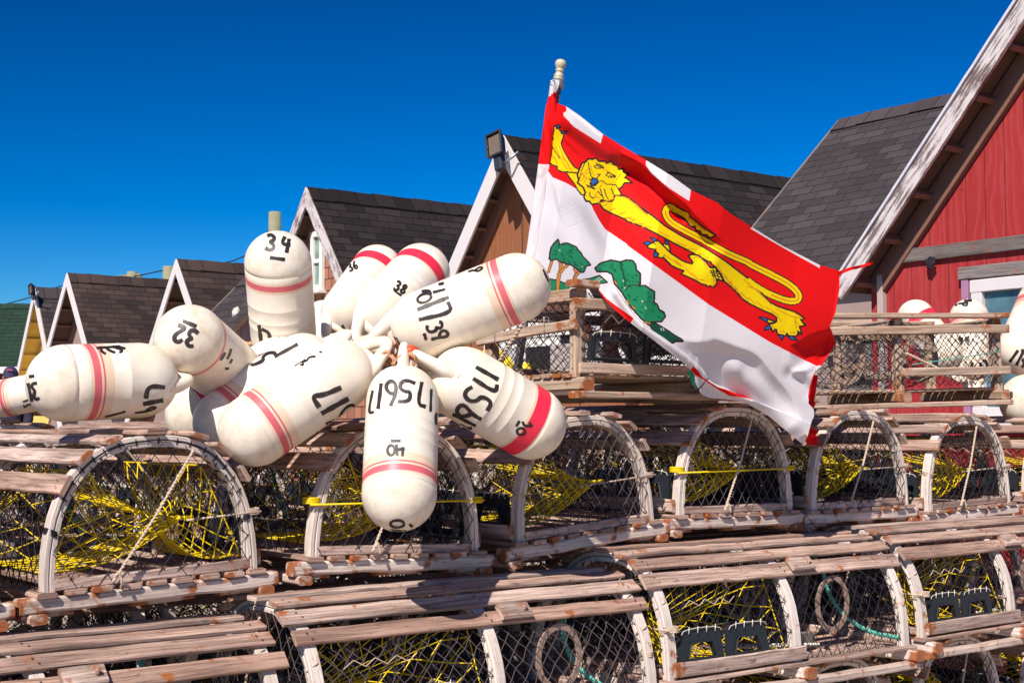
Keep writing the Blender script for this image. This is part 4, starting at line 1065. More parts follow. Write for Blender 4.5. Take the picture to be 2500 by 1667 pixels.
# upright one, 34
buoy('upright white buoy marked 34 on its dome, standing above the bunch', (679, 645), 3.92, .0925, (697, 880), 4.08,
     [(7.5, 3, glyphs('34', 679, 595, 39, 8, 27, 1.35)), (7, 3, [[(659, 629), (696, 634)]]), (5.5, 5, glyphs('34', 693, 835, 19, 4, 15, 1.45)),
      (7.5, 5, crop(*C2_, [(885, 920), (905, 1060)], [(905, 950), (975, 985), (955, 1090)]))], 'low', roll=20, bs=-.12, seed=2, ribs=(.3, .5, .8))
buoy('round end of a white buoy marked 32, lying over the left buoys', (464, 831), 3.62, .0915, (612, 955), 4.03,
     [(8.5, 5, glyphs('32', 453, 820, 42, 200, 28, 1.1)), (8, 3, [[(446, 784), (480, 797)]]),
      (5, 5, crop(*C2_, [(590, 1190), (610, 1150)], [(600, 1180), (625, 1130)], [(640, 1180), (665, 1130), (670, 1100)], [(655, 1250), (625, 1255)], [(660, 1215), (680, 1180)]))], 'thin', seed=3, ribs=(.5,))
buoy('big white buoy marked 31 lying on its side at the left', (160, 935), 3.40, .0925, (425, 925), 3.56,
     [(6.5, 5, crop(*C0_, [(372, 520), (440, 510)], [(475, 600), (410, 610), (410, 660), (450, 700), (430, 770), (470, 815), (505, 785)], [(360, 600), (410, 835)])),
      (5, 3, crop(*C0_, [(1230, 155), (1530, 135)], [(1290, 165), (1290, 195), (1350, 232)], [(1350, 150), (1400, 190), (1470, 215)], [(1440, 140), (1560, 175), (1555, 205), (1520, 208)], [(1500, 135), (1600, 165)])),
      (9, 5, crop(*C0_, [(2105, 655), (1890, 635), (1860, 800)], [(1825, 868), (2083, 818)])),
      (4, 3, crop(*C0_, [(1720, 980), (1850, 965), (1950, 940), (2005, 905), (1930, 905), (1870, 945), (1850, 968)], [(1340, 1030), (1560, 975), (1600, 960)]))], 'double', roll=70, seed=4, ribs=(.5,), bs=0.0, hlen=.5)
buoy('white buoy marked 35 with a broad crimson band, shaded under buoy 32', (486, 1012), 3.86, .090, (745, 862), 4.0,
     [(5, 3, crop(*C7_, [(590, 615), (600, 635), (625, 600), (660, 600), (700, 595), (695, 570), (670, 570)], [(565, 550), (590, 575), (650, 575), (655, 540)], [(705, 495), (728, 530)],
                   [(280, 640), (330, 620), (330, 600), (400, 600), (390, 575)], [(250, 595), (400, 575)])), (2.5, 3, crop(*C7_, [(1010, 352), (1290, 235)]))], 'dark', seed=5, ribs=(.7,), handle=False)
buoy('white buoy with two thin red rings and the figures 15, second from the front left', (556, 1031), 3.74, .0905, (800, 850), 3.86,
     [(7, 3, crop(*C7_, [(1040, 378), (1052, 418), (1185, 360), (1170, 320), (1230, 275), (1300, 272), (1312, 295)], [(1300, 320), (1555, 180)]))], 'double', roll=60, seed=6, ribs=(.5,))
buoy('white buoy marked 3 and 17 pointing down left at the front of the bunch', (624, 1049), 3.56, .0915, (893, 870), 3.68,
     [(10, 5, crop(*C7_, [(2030, 652), (1840, 735), (1705, 745), (1790, 870)], [(2110, 773), (1812, 938)])),
      (5.5, 3, crop(*C7_, [(1860, 1050), (2030, 985), (2150, 905), (2185, 850), (2120, 840), (2040, 910), (2005, 1000)], [(1885, 1085), (1930, 1075)])),
      (4, 3, crop(*C7_, [(1580, 405), (1620, 410), (1600, 375), (1660, 360), (1665, 335), (1700, 318), (1750, 315)], [(1790, 262), (1822, 270)])), (2, 3, crop(*C7_, [(1520, 420), (1640, 345)]))],
     'double', roll=35, seed=7, ribs=(.35, .55, .78))
buoy('white buoy marked 17561 hanging straight down from the middle of the bunch', (975, 1205), 3.46, .0910, (985, 905), 3.62,
     [(7.5, 5, crop(*C3_, [(235, 1090), (213, 1272)], [(300, 1250), (335, 1175), (342, 1095), (300, 1068), (263, 1112), (290, 1160), (325, 1165)], [(475, 1092), (420, 1068), (375, 1082), (365, 1125), (400, 1150), (442, 1150), (435, 1218), (352, 1220)], [(522, 1080), (490, 1240), (550, 1256)])),
      (5, 3, crop(*C3_, [(175, 1140), (143, 1305), (185, 1292)], [(588, 1130), (582, 1290)], [(625, 1300), (618, 1340), (625, 1385)])),
      (6, 3, crop(600, 960, 2.217, loop(787, 308, 20, 27), [(815, 275), (820, 338)], [(818, 305), (860, 300)], [(850, 290), (848, 340)], [(785, 257), (838, 257)])),
      (5.5, 3, crop(600, 960, 2.217, loop(820, 705, 38, 20), [(885, 705), (903, 722)], [(780, 741), (880, 747)]))], 'double', roll=88, seed=8, ribs=(.45, .62, .8))
buoy('white buoy marked 40 with a wide bright red band, pointing down right', (1294, 1032), 3.78, .0970, (1062, 895), 3.66,
     [(8.5, 5, crop(*C3_, [(905, 975), (1065, 1065)], [(885, 1055), (1045, 1160), (1055, 1098)], [(880, 1115), (835, 1140), (825, 1180), (860, 1215), (910, 1215), (945, 1180), (1020, 1220), (985, 1285)], [(945, 1345), (880, 1310), (830, 1245), (790, 1245), (765, 1290), (800, 1330), (870, 1310)])),
      (6.5, 3, crop(*C3_, [(740, 1308), (905, 1392)], [(690, 1335), (850, 1415), (878, 1403)])),
      (5, 3, crop(*C3_, [(1235, 1360), (1250, 1395), (1308, 1388)], [(1285, 1365), (1298, 1400)], loop(1225, 1430, 30, 24), [(1190, 1395), (1215, 1355)])),
      (3, 3, crop(*C3_, [(600, 950), (640, 918)], [(600, 978), (635, 950)], [(618, 940), (632, 952)]))], 'thick', roll=80, seed=9, ribs=(.42, .66, .9), orange=True, bs=.23)
buoy('white buoy marked 39 pointing up right toward the flag', (1260, 703), 3.72, .0915, (962, 822), 3.76,
     [(8, 5, crop(*C3_, [(500, 640), (740, 588), (706, 512)], [(490, 570), (715, 480)])),
      (5.5, 3, crop(*C3_, loop(540, 488, 52, 30, -.35), [(588, 462), (575, 432), (520, 440)], [(600, 448), (690, 425)], [(640, 392), (680, 382)])),
      (6.5, 3, crop(*C8_, [(1440, 110), (1425, 180), (1480, 240), (1560, 230), (1622, 185), (1600, 130), (1670, 140), (1700, 60), (1660, 50)][:6], [(1600, 150), (1680, 170), (1725, 120), (1710, 50), (1660, 45)], [(1510, 380), (1620, 350), (1800, 330), (1840, 280), (1795, 215), (1720, 210), (1670, 270), (1670, 340)], [(1375, 262), (1415, 390)])),
      (3, 3, crop(*C8_, [(760, 310), (835, 360), (800, 410), (885, 550)], [(840, 340), (945, 540)])),
      (4, 3, crop(*C3_, [(850, 302), (885, 290), (925, 300), (960, 270), (930, 268), (900, 290)], [(1380, 285), (1420, 370)])),
      (1.2, 0, crop(*C3_, [(590, 835), (735, 775)]))],
     'double', roll=10, seed=10, ribs=(.45, .62, .85))
buoy('white buoy marked 38, upright behind buoy 39', (1027, 665), 4.12, .0850, (902, 800), 3.92,
     [(5, 3, glyphs('38', 978, 702, 23, 27, 15, 1.15)), (4, 3, [[(961, 709), (980, 722)]])], 'thick', roll=5, seed=11, ribs=(.4, .6, .8))
buoy('white buoy marked 36 at the back of the bunch, left of buoy 38', (921, 660), 4.40, .0800, (822, 800), 4.2,
     [(5.5, 3, crop(*C2_, loop(1492, 972, 24, 22), [(1470, 985), (1485, 1015)], [(1480, 1030), (1515, 1045), (1520, 1010), (1560, 1025)], [(1520, 920), (1556, 980)])), (4, 3, glyphs('36', 861, 650, 20, -22, 12, 1.15))], 'thick', roll=5, seed=12, ribs=(.6,))
buoy('small part of a shaded white buoy between buoys 34 and 36', (790, 782), 4.75, .068, (850, 900), 4.6, [], 'none', seed=13, handle=False)
buoy('white buoy mostly hidden behind buoys 35 and 32', (630, 898), 4.25, .080, (540, 960), 4.3, [], 'none', seed=14, handle=False)
buoy('white buoy marked 21 at the far left edge, behind buoy 31', (12, 972), 4.5, .060, (210, 932), 4.45,
     [(3.5, 3, crop(*C0_, [(300, 880), (320, 915), (345, 880), (375, 870), (395, 880)], [(290, 838), (360, 815)]))], 'double', roll=40, seed=15, ribs=(.5,), group='white buoys outside the bunch')
# right hand group
G6 = 'white buoys standing on the traps by the red house'
C9_ = (1950, 680, 4.238); CA_ = (2250, 600, 3.92)
buoy('plain white buoy leaning behind the right box trap', (2236, 776), 6.95, .090, (2330, 900), 6.85, [], 'thick', roll=0, seed=16, group=G6)
buoy('white buoy marked 49 standing behind the right end of the box trap', (2366, 776), 7.0, .094, (2372, 925), 6.9,
     [(4, 3, crop(*C9_, [(1620, 285), (1640, 262)], [(1650, 262), (1755, 250)], loop(1722, 265, 26, 16), [(1700, 212), (1795, 218)], [(1710, 228), (1790, 232)])),
      (5, 3, glyphs('49', 2353, 832, 20, 5, 12)), (5, 3, crop(*C9_, [(1640, 850), (1680, 860), (1670, 950)], [(1740, 870), (1700, 875), (1705, 905), (1735, 915), (1725, 945), (1700, 945)], [(1800, 865), (1780, 920), (1800, 945), (1820, 920), (1790, 910)], [(1878, 865), (1885, 955)], [(1900, 850), (1945, 850), (1945, 960)]))], 'double', seed=17, group=G6, ribs=(.5,))
buoy('white buoy marked 175 leaning right at the right edge', (2548, 742), 6.5, .117, (2478, 905), 6.4,
     [(6, 3, crop(*CA_, [(925, 998), (842, 1112)], [(950, 1000), (985, 1005)], [(975, 1010), (905, 1145)], [(980, 1080), (965, 1095), (985, 1120), (960, 1165)]))], 'double', seed=18, group=G6, ribs=(.3, .5), handle=False)
buoy('white buoy with a red ring lying at the right edge below the others', (2508, 980), 6.3, .120, (2590, 1040), 6.5, [], 'low', seed=19, group=G6, handle=False)
YM = [BUOY_Y, BUOY_Y, BUOY_W, INK, BUOY_Y, INK]
G7 = 'yellow buoys hanging on the brown shed'
for k, (c, t, rr, lb, mk) in enumerate([((1183, 884), (1186, 862), .062, 'yellow buoy at the left of the ones seen through the box trap', ()),
      ((1217, 877), (1214, 858), .060, 'uppermost yellow buoy on the brown shed behind the box trap', ()),
      ((1236, 905), (1240, 880), .066, 'longest yellow buoy with a white top, behind the flag pole', ()),
      ((1284, 912), (1280, 890), .082, 'round yellow buoy with black figures, rightmost of the yellow ones', ((1.6, 3, glyphs('88', 1288, 908, 10, 15)),))]):
    buoy(lb, c, 14.0, rr, t, 14.05, mk, 'none', mats=YM, seed=30+k, group=G7)

# ropes of the bunch
q = MB(); q.rope(smooth_path([at(560, 846, 4.38), at(595, 838, 4.34), at(630, 842, 4.34), at(680, 860, 4.28)], 3), .008, pitch=.03)
tag(q.build('orange_rope', T_ORANGE), 'twisted orange rope running between the left buoys', 'rope')
q = MB()
for k in range(9):
    rr = random.Random(k); c = (968 + rr.uniform(-18, 22), 862 + rr.uniform(-14, 16))
    q.rope(smooth_path([at(c[0]+rr.uniform(-28, 28), c[1]+rr.uniform(-16, 16), 3.90+rr.uniform(-.03, .06)) for _ in range(4)], 2), .0055, pitch=.02)
tag(q.build('knotted_rope', T_ORANGE), 'knot of tan rope tying the buoy handles together in the middle', 'rope')

# ------------------------------------------------------------------ flag pole and flag
PT = at(1366, 176, 5.06); PB = at(1252, 985, 5.12)
def pole_x(y): return 1368 - (y - 190)*0.155
fp = empty('flag_pole', PB); tag(fp, 'grey metal flag pole with a cream turned finial, leaning behind the square trap', 'flag pole')
d = PT - PB; ax = d.normalized()
q = MB(); q.tube([d*0.0, d*.3, d*.6, d*.955], .0155, 16); q.build('shaft', METAL, fp)
q = MB(); q.tube([d*.95, d*.975], .021, 16); q.tube([d*.958, d*.964], .0235, 16); q.build('collar', METAL, fp)
e = ax; b0 = d*.975
prof = [(0, .022), (.006, .027), (.013, .027), (.017, .021), (.022, .026), (.030, .025), (.045, .0185), (.054, .0175), (.058, .022), (.063, .023), (.068, .019), (.074, .018), (.082, .023), (.095, .027), (.108, .028), (.120, .026), (.129, .020), (.134, .012), (.136, .003)]
q = MB(); q.sweep([b0 + e*(z*.56) for z, r in prof], [(math.cos(2*math.pi*k/24), math.sin(2*math.pi*k/24)) for k in range(24)], up=Vector((.1, .2, 1)) if False else Vector((0, 1, .05)), scl=[r*.72 for z, r in prof], smooth=True); q.build('finial', CREAM, fp)

def pip(x, y, poly):
    inside = np.zeros(x.shape, bool); n = len(poly)
    for i in range(n):
        x1, y1 = poly[i]; x2, y2 = poly[(i+1) % n]
        if y1 == y2: continue
        c = ((y1 > y) != (y2 > y)) & (x < (x2-x1)*(y-y1)/(y2-y1)+x1); inside ^= c
    return inside
def pdist(x, y, pl, closed=False):
    best = np.full(x.shape, 1e9); sgn = np.zeros(x.shape); tpar = np.zeros(x.shape)
    P = list(pl) + ([pl[0]] if closed else []); L = 0.0
    for (x1, y1), (x2, y2) in zip(P[:-1], P[1:]):
        dx, dy = x2-x1, y2-y1; l2 = dx*dx+dy*dy
        if l2 < 1e-9: continue
        t = np.clip(((x-x1)*dx+(y-y1)*dy)/l2, 0, 1); px, py = x1+t*dx, y1+t*dy
        dd = np.hypot(x-px, y-py); m = dd < best
        best = np.where(m, dd, best); sgn = np.where(m, np.sign(dx*(y-py)-dy*(x-px)), sgn); tpar = np.where(m, L+t*math.sqrt(l2), tpar); L += math.sqrt(l2)
    return best, sgn, tpar
def sm(pts, it=2):       # rounded polyline / polygon corner cutting
    P = list(pts)
    for _ in range(it):
        Q = []; n = len(P)
        for i in range(n):
            a, b = P[i], P[(i+1) % n]; Q += [(a[0]*.75+b[0]*.25, a[1]*.75+b[1]*.25), (a[0]*.25+b[0]*.75, a[1]*.25+b[1]*.75)]
        P = Q
    return P
def smo(pts, it=2): return [(p.x, p.y) for p in smooth_path([Vector((a, b, 0)) for a, b in pts], it)]
def CR(x0, y0, s_, pts): return [(x0+x/s_, y0+y/s_) for x, y in pts]
f1 = lambda *p: CR(1280, 240, 5.2267, p)
f2 = lambda *p: CR(1530, 460, 5.2267, p)
f3 = lambda *p: CR(1730, 600, 4.7515, p)
f4 = lambda *p: CR(1280, 540, 3.4844, p)
f5 = lambda *p: CR(1650, 800, 5.2267, p)

OUT = [(1357, 250)] + f1((425, 70), (540, 110), (700, 220), (1005, 460), (1230, 600), (1568, 800)) + [(1640, 430)] + f2((820, 22), (1150, 180), (1320, 320), (1568, 475)) + f3((850, 0), (1030, 90), (1290, 225), (1500, 285), (1528, 320), (1515, 520), (1470, 780), (1405, 930), (1440, 1020), (1468, 1140), (1430, 1200), (1310, 1385), (1240, 1450)) \
    + f5((1780, 540), (1740, 680), (1700, 900), (1690, 960), (1760, 1040), (1765, 1120), (1730, 1200), (1700, 1310), (1690, 1350), (1640, 1470), (1600, 1470), (1430, 1330), (1180, 1120), (900, 960), (760, 925), (690, 915), (430, 895), (330, 850), (240, 760), (190, 700), (150, 560), (180, 528), (60, 450)) + f4((1405, 1245), (1100, 1010), (905, 865), (800, 780), (680, 660), (640, 600), (585, 545), (500, 580), (380, 620), (235, 640), (150, 640), (60, 560), (-60, 300)) + [(1278, 760), (1262, 700), (1290, 600)]
RED = [(1330, 200), (1800, 200), (2100, 600), (2080, 900)] + f3((1310, 1385), (1250, 1392), (1100, 1320), (700, 1110), (0, 680)) + f2((0, 720)) + f4((880, 200), (690, 70), (640, 0)) + f1((960, 1568), (880, 1420), (830, 1300), (740, 1210), (650, 1150), (540, 1085), (360, 1010), (310, 940)) + [(1330, 400)]
BODYP = f1((1150, 1235), (1285, 1250), (1420, 1340), (1568, 1470)) + f2((160, 235), (330, 355), (500, 490), (700, 610), (860, 690), (1000, 765), (1250, 925), (1568, 1170)) + \
    f3((470, 400), (600, 540), (700, 650), (800, 705), (900, 738), (1000, 770), (1110, 840), (1065, 855), (1090, 890), (1120, 920), (1050, 935), (1065, 980), (1078, 1025), (1035, 985), (1030, 1030), (1005, 1048), (930, 1040), (905, 1010), (888, 1048), (800, 1020), (790, 970), (768, 965), (745, 995), (730, 950), (700, 915), (760, 900), (790, 880), (790, 830), (740, 790), (640, 750), (480, 670), (390, 610), (300, 510), (180, 405), (90, 250)) + \
    f2((1120, 990), (1060, 935), (960, 885), (900, 850), (780, 785), (620, 705), (450, 612), (200, 485), (0, 415)) + f1((1300, 1545), (1200, 1505), (1100, 1460), (1010, 1410), (960, 1340))
THUMB = f3((680, 850), (720, 865), (780, 885), (700, 895), (685, 880))
FORE = f2((360, 680), (400, 670), (450, 720), (560, 830), (700, 920), (780, 955), (835, 965), (848, 940), (790, 860), (840, 845), (920, 860), (1000, 930), (1060, 1010), (1130, 1010), (1200, 1100), (1240, 1180), (1180, 1165), (1140, 1150), (1150, 1210), (1110, 1255), (1060, 1240), (1030, 1250), (1010, 1225), (960, 1220), (860, 1160), (700, 1090), (735, 1050), (650, 1020), (580, 985), (560, 970), (470, 880), (410, 880), (350, 830), (375, 780), (280, 760), (260, 720), (330, 700))
FORET = f2((460, 720), (490, 705), (540, 730), (555, 810), (500, 770))
LEG = f1((385, 350), (405, 372), (412, 400), (432, 385), (450, 412), (480, 430), (500, 465), (490, 520), (475, 545), (470, 580), (480, 620), (500, 670), (540, 740), (590, 820), (640, 885), (700, 915), (690, 965), (550, 945), (480, 935), (425, 912), (420, 870), (360, 850), (320, 815), (330, 660), (352, 610), (350, 565), (372, 520), (365, 485), (378, 430))
NECK = f1((540, 945), (690, 960), (720, 1060), (770, 1150), (790, 1230), (740, 1235), (690, 1180), (640, 1090), (570, 1000))
HEAD = f1((740, 830), (775, 822), (820, 778), (870, 785), (915, 768), (950, 812), (1025, 808), (1050, 835), (1112, 808), (1135, 850), (1185, 862), (1205, 915), (1265, 905), (1260, 945), (1325, 965), (1275, 1015), (1310, 1032), (1375, 1078), (1275, 1080), (1245, 1130), (1195, 1158), (1180, 1130), (1245, 1235), (1150, 1240), (1140, 1290), (1100, 1315), (1060, 1312), (1000, 1300), (975, 1297), (960, 1335), (865, 1352), (830, 1310), (790, 1310), (765, 1265), (782, 1200), (755, 1135), (685, 1080), (700, 1045), (680, 980), (710, 900))
TAIL1 = f2((760, 350), (600, 262), (540, 232), (510, 255), (490, 300), (515, 380), (580, 445), (700, 515), (1000, 670), (1300, 840), (1568, 948)) + f3((475, 212), (700, 320), (900, 425), (1000, 500), (1055, 580), (1030, 645), (900, 640), (700, 560), (560, 482), (460, 410))
TIPP = f2((640, 240), (850, 400), (1000, 520), (1130, 600), (1060, 630), (1020, 590), (960, 590), (940, 540), (890, 535), (870, 480), (820, 490), (770, 420), (700, 345), (600, 280))
BLUE = [f2((212, 702), (262, 675), (318, 695), (268, 727)), f2((300, 628), (352, 635), (385, 665), (350, 680)), f2((488, 665), (522, 680), (538, 712), (505, 715)), f2((345, 825), (375, 812), (405, 840), (390, 865), (352, 878)),
        f3((588, 832), (610, 828), (682, 845), (670, 880)), f3((650, 975), (665, 935), (700, 922), (728, 955), (690, 970)), f3((808, 1028), (868, 1040), (852, 1092)), f3((922, 1052), (970, 1050), (1030, 1095), (955, 1085)),
        f1((408, 348), (440, 345), (460, 372), (415, 378)), f1((470, 430), (542, 425), (525, 448), (480, 450)), f1((882, 1020), (930, 1040), (930, 1080), (862, 1118), (850, 1070), (868, 1030))]
TREE1 = f4((215, 320), (220, 270), (230, 225), (255, 190), (287, 158), (300, 205), (340, 190), (375, 192), (400, 205), (440, 220), (455, 245), (480, 270), (495, 300), (535, 340), (562, 372), (525, 380), (505, 430), (488, 435), (465, 415), (400, 370), (360, 362), (320, 350), (270, 320), (230, 332))
TREE2 = f4((605, 400), (650, 360), (735, 335), (820, 350), (870, 333), (920, 338), (945, 370), (950, 415), (985, 450), (985, 530), (965, 550), (1030, 550), (1060, 575), (1105, 600), (1105, 640), (1100, 690), (1130, 712), (1145, 755), (1185, 775), (1197, 810), (1165, 852), (1080, 855), (1060, 880), (1000, 830), (900, 720), (830, 600), (770, 530), (750, 450), (700, 425), (620, 427))
TREE3 = f4((1060, 870), (1080, 855), (1120, 870), (1220, 930), (1270, 965), (1330, 1000), (1350, 1020), (1280, 1020), (1270, 1035), (1230, 1030), (1150, 970), (1090, 920))
GROUNDS = [f4((228, 495), (280, 505), (380, 542), (380, 600), (330, 625), (150, 640), (150, 480)), f4((398, 545), (420, 510), (560, 490), (640, 463), (705, 520), (640, 530), (560, 548))]
GFLAP = f5((130, 520), (180, 530), (230, 620), (240, 700), (300, 825), (210, 765), (150, 560))
TOPW = [f1((500, 190), (540, 165), (530, 100), (600, 120), (1005, 455), (975, 580), (640, 370), (500, 225)), f2((-100, -120), (570, -5), (822, 18), (795, 160), (400, -60), (150, -200)) , f2((560, -10), (822, 20), (795, 160), (600, 10)), f3((840, -8), (1030, 80), (1295, 215), (1288, 257), (1180, 200), (1000, 100))]
TOPW[1] = CR(1100, 80, 2.529, ((1205, 793), (1230, 790), (1484, 968), (1474, 1040), (1350, 960), (1240, 870), (1205, 815)))
TOPW[2] = CR(1600, 350, 2.0904, ((485, 435), (500, 425), (560, 462), (840, 618), (838, 636), (700, 560), (560, 480)))
TOPW[3] = TOPW[2]
BANDW = f4((590, 545), (605, 538), (735, 533), (790, 580), (850, 680), (940, 800), (1030, 890), (1200, 1000), (1450, 1195), (1568, 1330)) + f5((395, 660), (320, 620), (180, 540), (-20, 415)) + f4((1405, 1245), (1100, 1010), (905, 865), (700, 680))
BANDR1 = f4((580, 542), (605, 540), (640, 590), (700, 660), (930, 825), (905, 867), (800, 780), (680, 660), (640, 600))
BANDR2 = f5((183, 530), (225, 493), (260, 520), (300, 570), (330, 620), (450, 700), (540, 760), (640, 785), (760, 830), (860, 860), (970, 918), (930, 905), (830, 885), (690, 870), (560, 800), (350, 660), (240, 600))
REDS2 = [f5((1770, 555), (1775, 590), (1750, 740), (1745, 880), (1760, 1000), (1710, 990), (1685, 880), (1700, 780), (1735, 650))]

STEP = 1.15
gx = np.arange(1255, 2050, STEP); gy = np.arange(240, 1092, STEP)
VX, VY = np.meshgrid(gx, gy)                      # grid nodes
CX, CY = VX[:-1, :-1] + STEP/2, VY[:-1, :-1] + STEP/2
def box_mask(poly, pad=0):
    xs_ = [p[0] for p in poly]; ys_ = [p[1] for p in poly]
    i0 = max(0, int((min(xs_)-pad-gx[0])/STEP)); i1 = min(CX.shape[1], int((max(xs_)+pad-gx[0])/STEP)+2)
    j0 = max(0, int((min(ys_)-pad-gy[0])/STEP)); j1 = min(CX.shape[0], int((max(ys_)+pad-gy[0])/STEP)+2)
    return slice(j0, max(j0, j1)), slice(i0, max(i0, i1))
MAT = np.zeros(CX.shape, np.int32)
def paint(poly, m, outline=0, om=4):
    sl = box_mask(poly, outline+1); x, y = CX[sl], CY[sl]
    if x.size == 0: return
    a = pip(x, y, poly); sub = MAT[sl]
    if outline:
        dd, _, _ = pdist(x, y, poly, True); sub[(dd < outline)] = om; sub[a & (dd >= outline*.45)] = m
    else: sub[a] = m
    MAT[sl] = sub
def line(pl, w_, m):
    sl = box_mask(pl, w_+1); x, y = CX[sl], CY[sl]
    if x.size == 0: return
    dd, _, _ = pdist(x, y, pl); sub = MAT[sl]; sub[dd < w_/2] = m; MAT[sl] = sub
paint(RED, 1)
for p in TOPW: paint(p, 0)
OL = 3.0
line(smo(TAIL1, 2), 20.5, 4); line(smo(TAIL1, 2), 14.5, 2); line(smo(TAIL1, 2), 4.0, 3)
paint(TIPP, 2, OL); line(f2((700, 310), (850, 430), (1000, 540)), 4, 3); line(smo(TAIL1[:4], 1), 12, 2)
paint(THUMB, 2, OL); paint(BODYP, 2, OL); line(smo(f3((470, 400), (580, 490), (700, 565)), 1), 10, 2); paint(FORET, 2, OL); paint(FORE, 2, OL); paint(LEG, 2, OL*.8); paint(NECK, 2, OL*.8); paint(HEAD, 2, OL)
for p in BLUE: paint(p, 5, 2.4)
for pl in (f1((600, 470), (470, 470)), ): pass
O_ = 2.6
for pl in (f1((395, 620), (460, 760), (540, 900)), f1((450, 620), (520, 780), (600, 920)), f1((480, 740), (520, 800)), f1((345, 700), (370, 770)), f1((380, 740), (430, 860)),
           f1((960, 1340), (1100, 1300), (1150, 1280)), f1((1010, 1370), (1060, 1350)), f1((1090, 1430), (1160, 1410)), f1((1200, 1490), (1290, 1450)), f1((1290, 1530), (1370, 1520)), f1((1170, 1250), (1285, 1262), (1420, 1350), (1568, 1490)),
           f2((0, 375), (110, 405), (60, 415)), f2((80, 440), (220, 458)), f2((200, 490), (310, 497)), f2((420, 560), (540, 620)), f2((640, 690), (760, 735)), f2((790, 770), (870, 780)), f2((920, 830), (980, 850)), f2((980, 880), (1040, 885)), f2((20, 130), (230, 320)),
           f2((850, 900), (880, 875), (930, 880), (980, 930), (1025, 1030)), f2((500, 860), (600, 930), (710, 1000)), f2((620, 920), (690, 980)), f2((750, 1010), (800, 1080), (880, 1130), (900, 1150)), f2((830, 1080), (900, 1160), (990, 1175)), f2((1100, 1250), (1130, 1215), (1110, 1150)),
           f2((1165, 980), (1200, 1060), (1280, 1150), (1380, 1280)), f2((1230, 1090), (1290, 1180)), f2((1330, 1180), (1350, 1240)), f2((1380, 1250), (1470, 1380)), f2((1470, 1340), (1550, 1430)), f2((1500, 1160), (1568, 1230)),
           f3((200, 350), (240, 440), (310, 500), (390, 590)), f3((380, 540), (460, 635)), f3((460, 600), (550, 680)), f3((560, 650), (635, 720)), f3((410, 390), (500, 470), (600, 560), (730, 685)), f3((450, 470), (560, 510)), f3((660, 710), (740, 760), (800, 800), (840, 880)), f3((790, 735), (960, 820), (1090, 840)), f3((1000, 830), (1010, 880), (1050, 920)), f3((1000, 880), (1020, 950)), f3((830, 995), (885, 995)), f3((950, 1008), (1010, 1008)), f3((720, 915), (760, 950))):
    line(pl, O_, 3)
for pl in (f1((890, 870), (920, 895), (1020, 890), (940, 845), (890, 870)), f1((1040, 980), (1080, 1010), (1170, 1010), (1080, 950), (1040, 980)), f1((935, 865), (960, 880), (985, 870)), f1((1085, 985), (1110, 1000), (1140, 990)),
           f1((915, 830), (1000, 870)), f1((1060, 945), (1160, 990)), f1((815, 820), (830, 900), (850, 990), (880, 1020)), f1((935, 970), (970, 975), (940, 1000), (930, 1020)), f1((960, 1060), (1010, 1060), (1050, 1100), (1170, 1105), (1190, 1150)),
           f1((850, 1110), (900, 1120), (950, 1070)), f1((835, 1020), (850, 1060), (835, 1100)), f1((795, 1105), (900, 1150)), f1((800, 1125), (895, 1160)), f1((835, 1200), (840, 1250), (875, 1280), (890, 1265)), f1((940, 1190), (1010, 1270), (1000, 1295)), f1((1020, 1160), (1040, 1230), (1070, 1290)), f1((1110, 1150), (1130, 1210), (1160, 1240)), f1((970, 1160), (1000, 1260)),
           f1((770, 830), (740, 900), (700, 1040)), f2((900, 850), (960, 890), (1040, 975), (1090, 1020), (1120, 1005), (1070, 930)), f2((1060, 1050), (1190, 1070)), f2((1070, 1075), (1210, 1100)), f2((1085, 1105), (1220, 1135)), f2((1105, 1040), (1130, 1140)), f2((1140, 1040), (1180, 1160)), f2((1170, 1060), (1225, 1165)), f2((1080, 1050), (1110, 1130)),
           f2((330, 690), (365, 715)), f2((375, 775), (350, 790)), f2((450, 720), (560, 830)), f2((470, 880), (480, 850)), f1((555, 940), (690, 960)), f1((355, 620), (450, 770)), f3((770, 965), (745, 1000)), f3((905, 1010), (905, 1045)), f3((1050, 1040), (1030, 985))):
    line(pl, 2.4, 4)
for pl in (f1((720, 930), (760, 1000), (850, 1060)), f1((700, 1000), (760, 960), (820, 900)), f1((720, 1060), (780, 980), (830, 940)), f1((760, 1080), (800, 1010)), f1((1000, 900), (1100, 950)), f1((850, 870), (870, 960), (900, 990)), f1((1230, 960), (1180, 1040)), f1((930, 1200), (900, 1260), (960, 1270)), f1((1000, 1080), (960, 1150))): line(pl, 2.6, 3)
for p in GROUNDS: paint(p, 6, 2.2)
for pl, w_ in ((f4((235, 335), (222, 380), (206, 430)), 5), (f4((308, 350), (315, 400), (290, 470), (284, 590)), 7.5), (f4((365, 375), (330, 405), (312, 430)), 6), (f4((430, 405), (445, 440), (425, 495)), 6.5), (f4((462, 440), (440, 460), (424, 500)), 5)):
    line(smo(pl, 1), w_+2.6, 4); line(smo(pl, 1), w_, 7)
paint(TREE1, 6, 2.6); paint(TREE3, 8, 2.4); paint(TREE2, 6, 3.0); paint(GFLAP, 6, 1.5)
rg = random.Random(5)
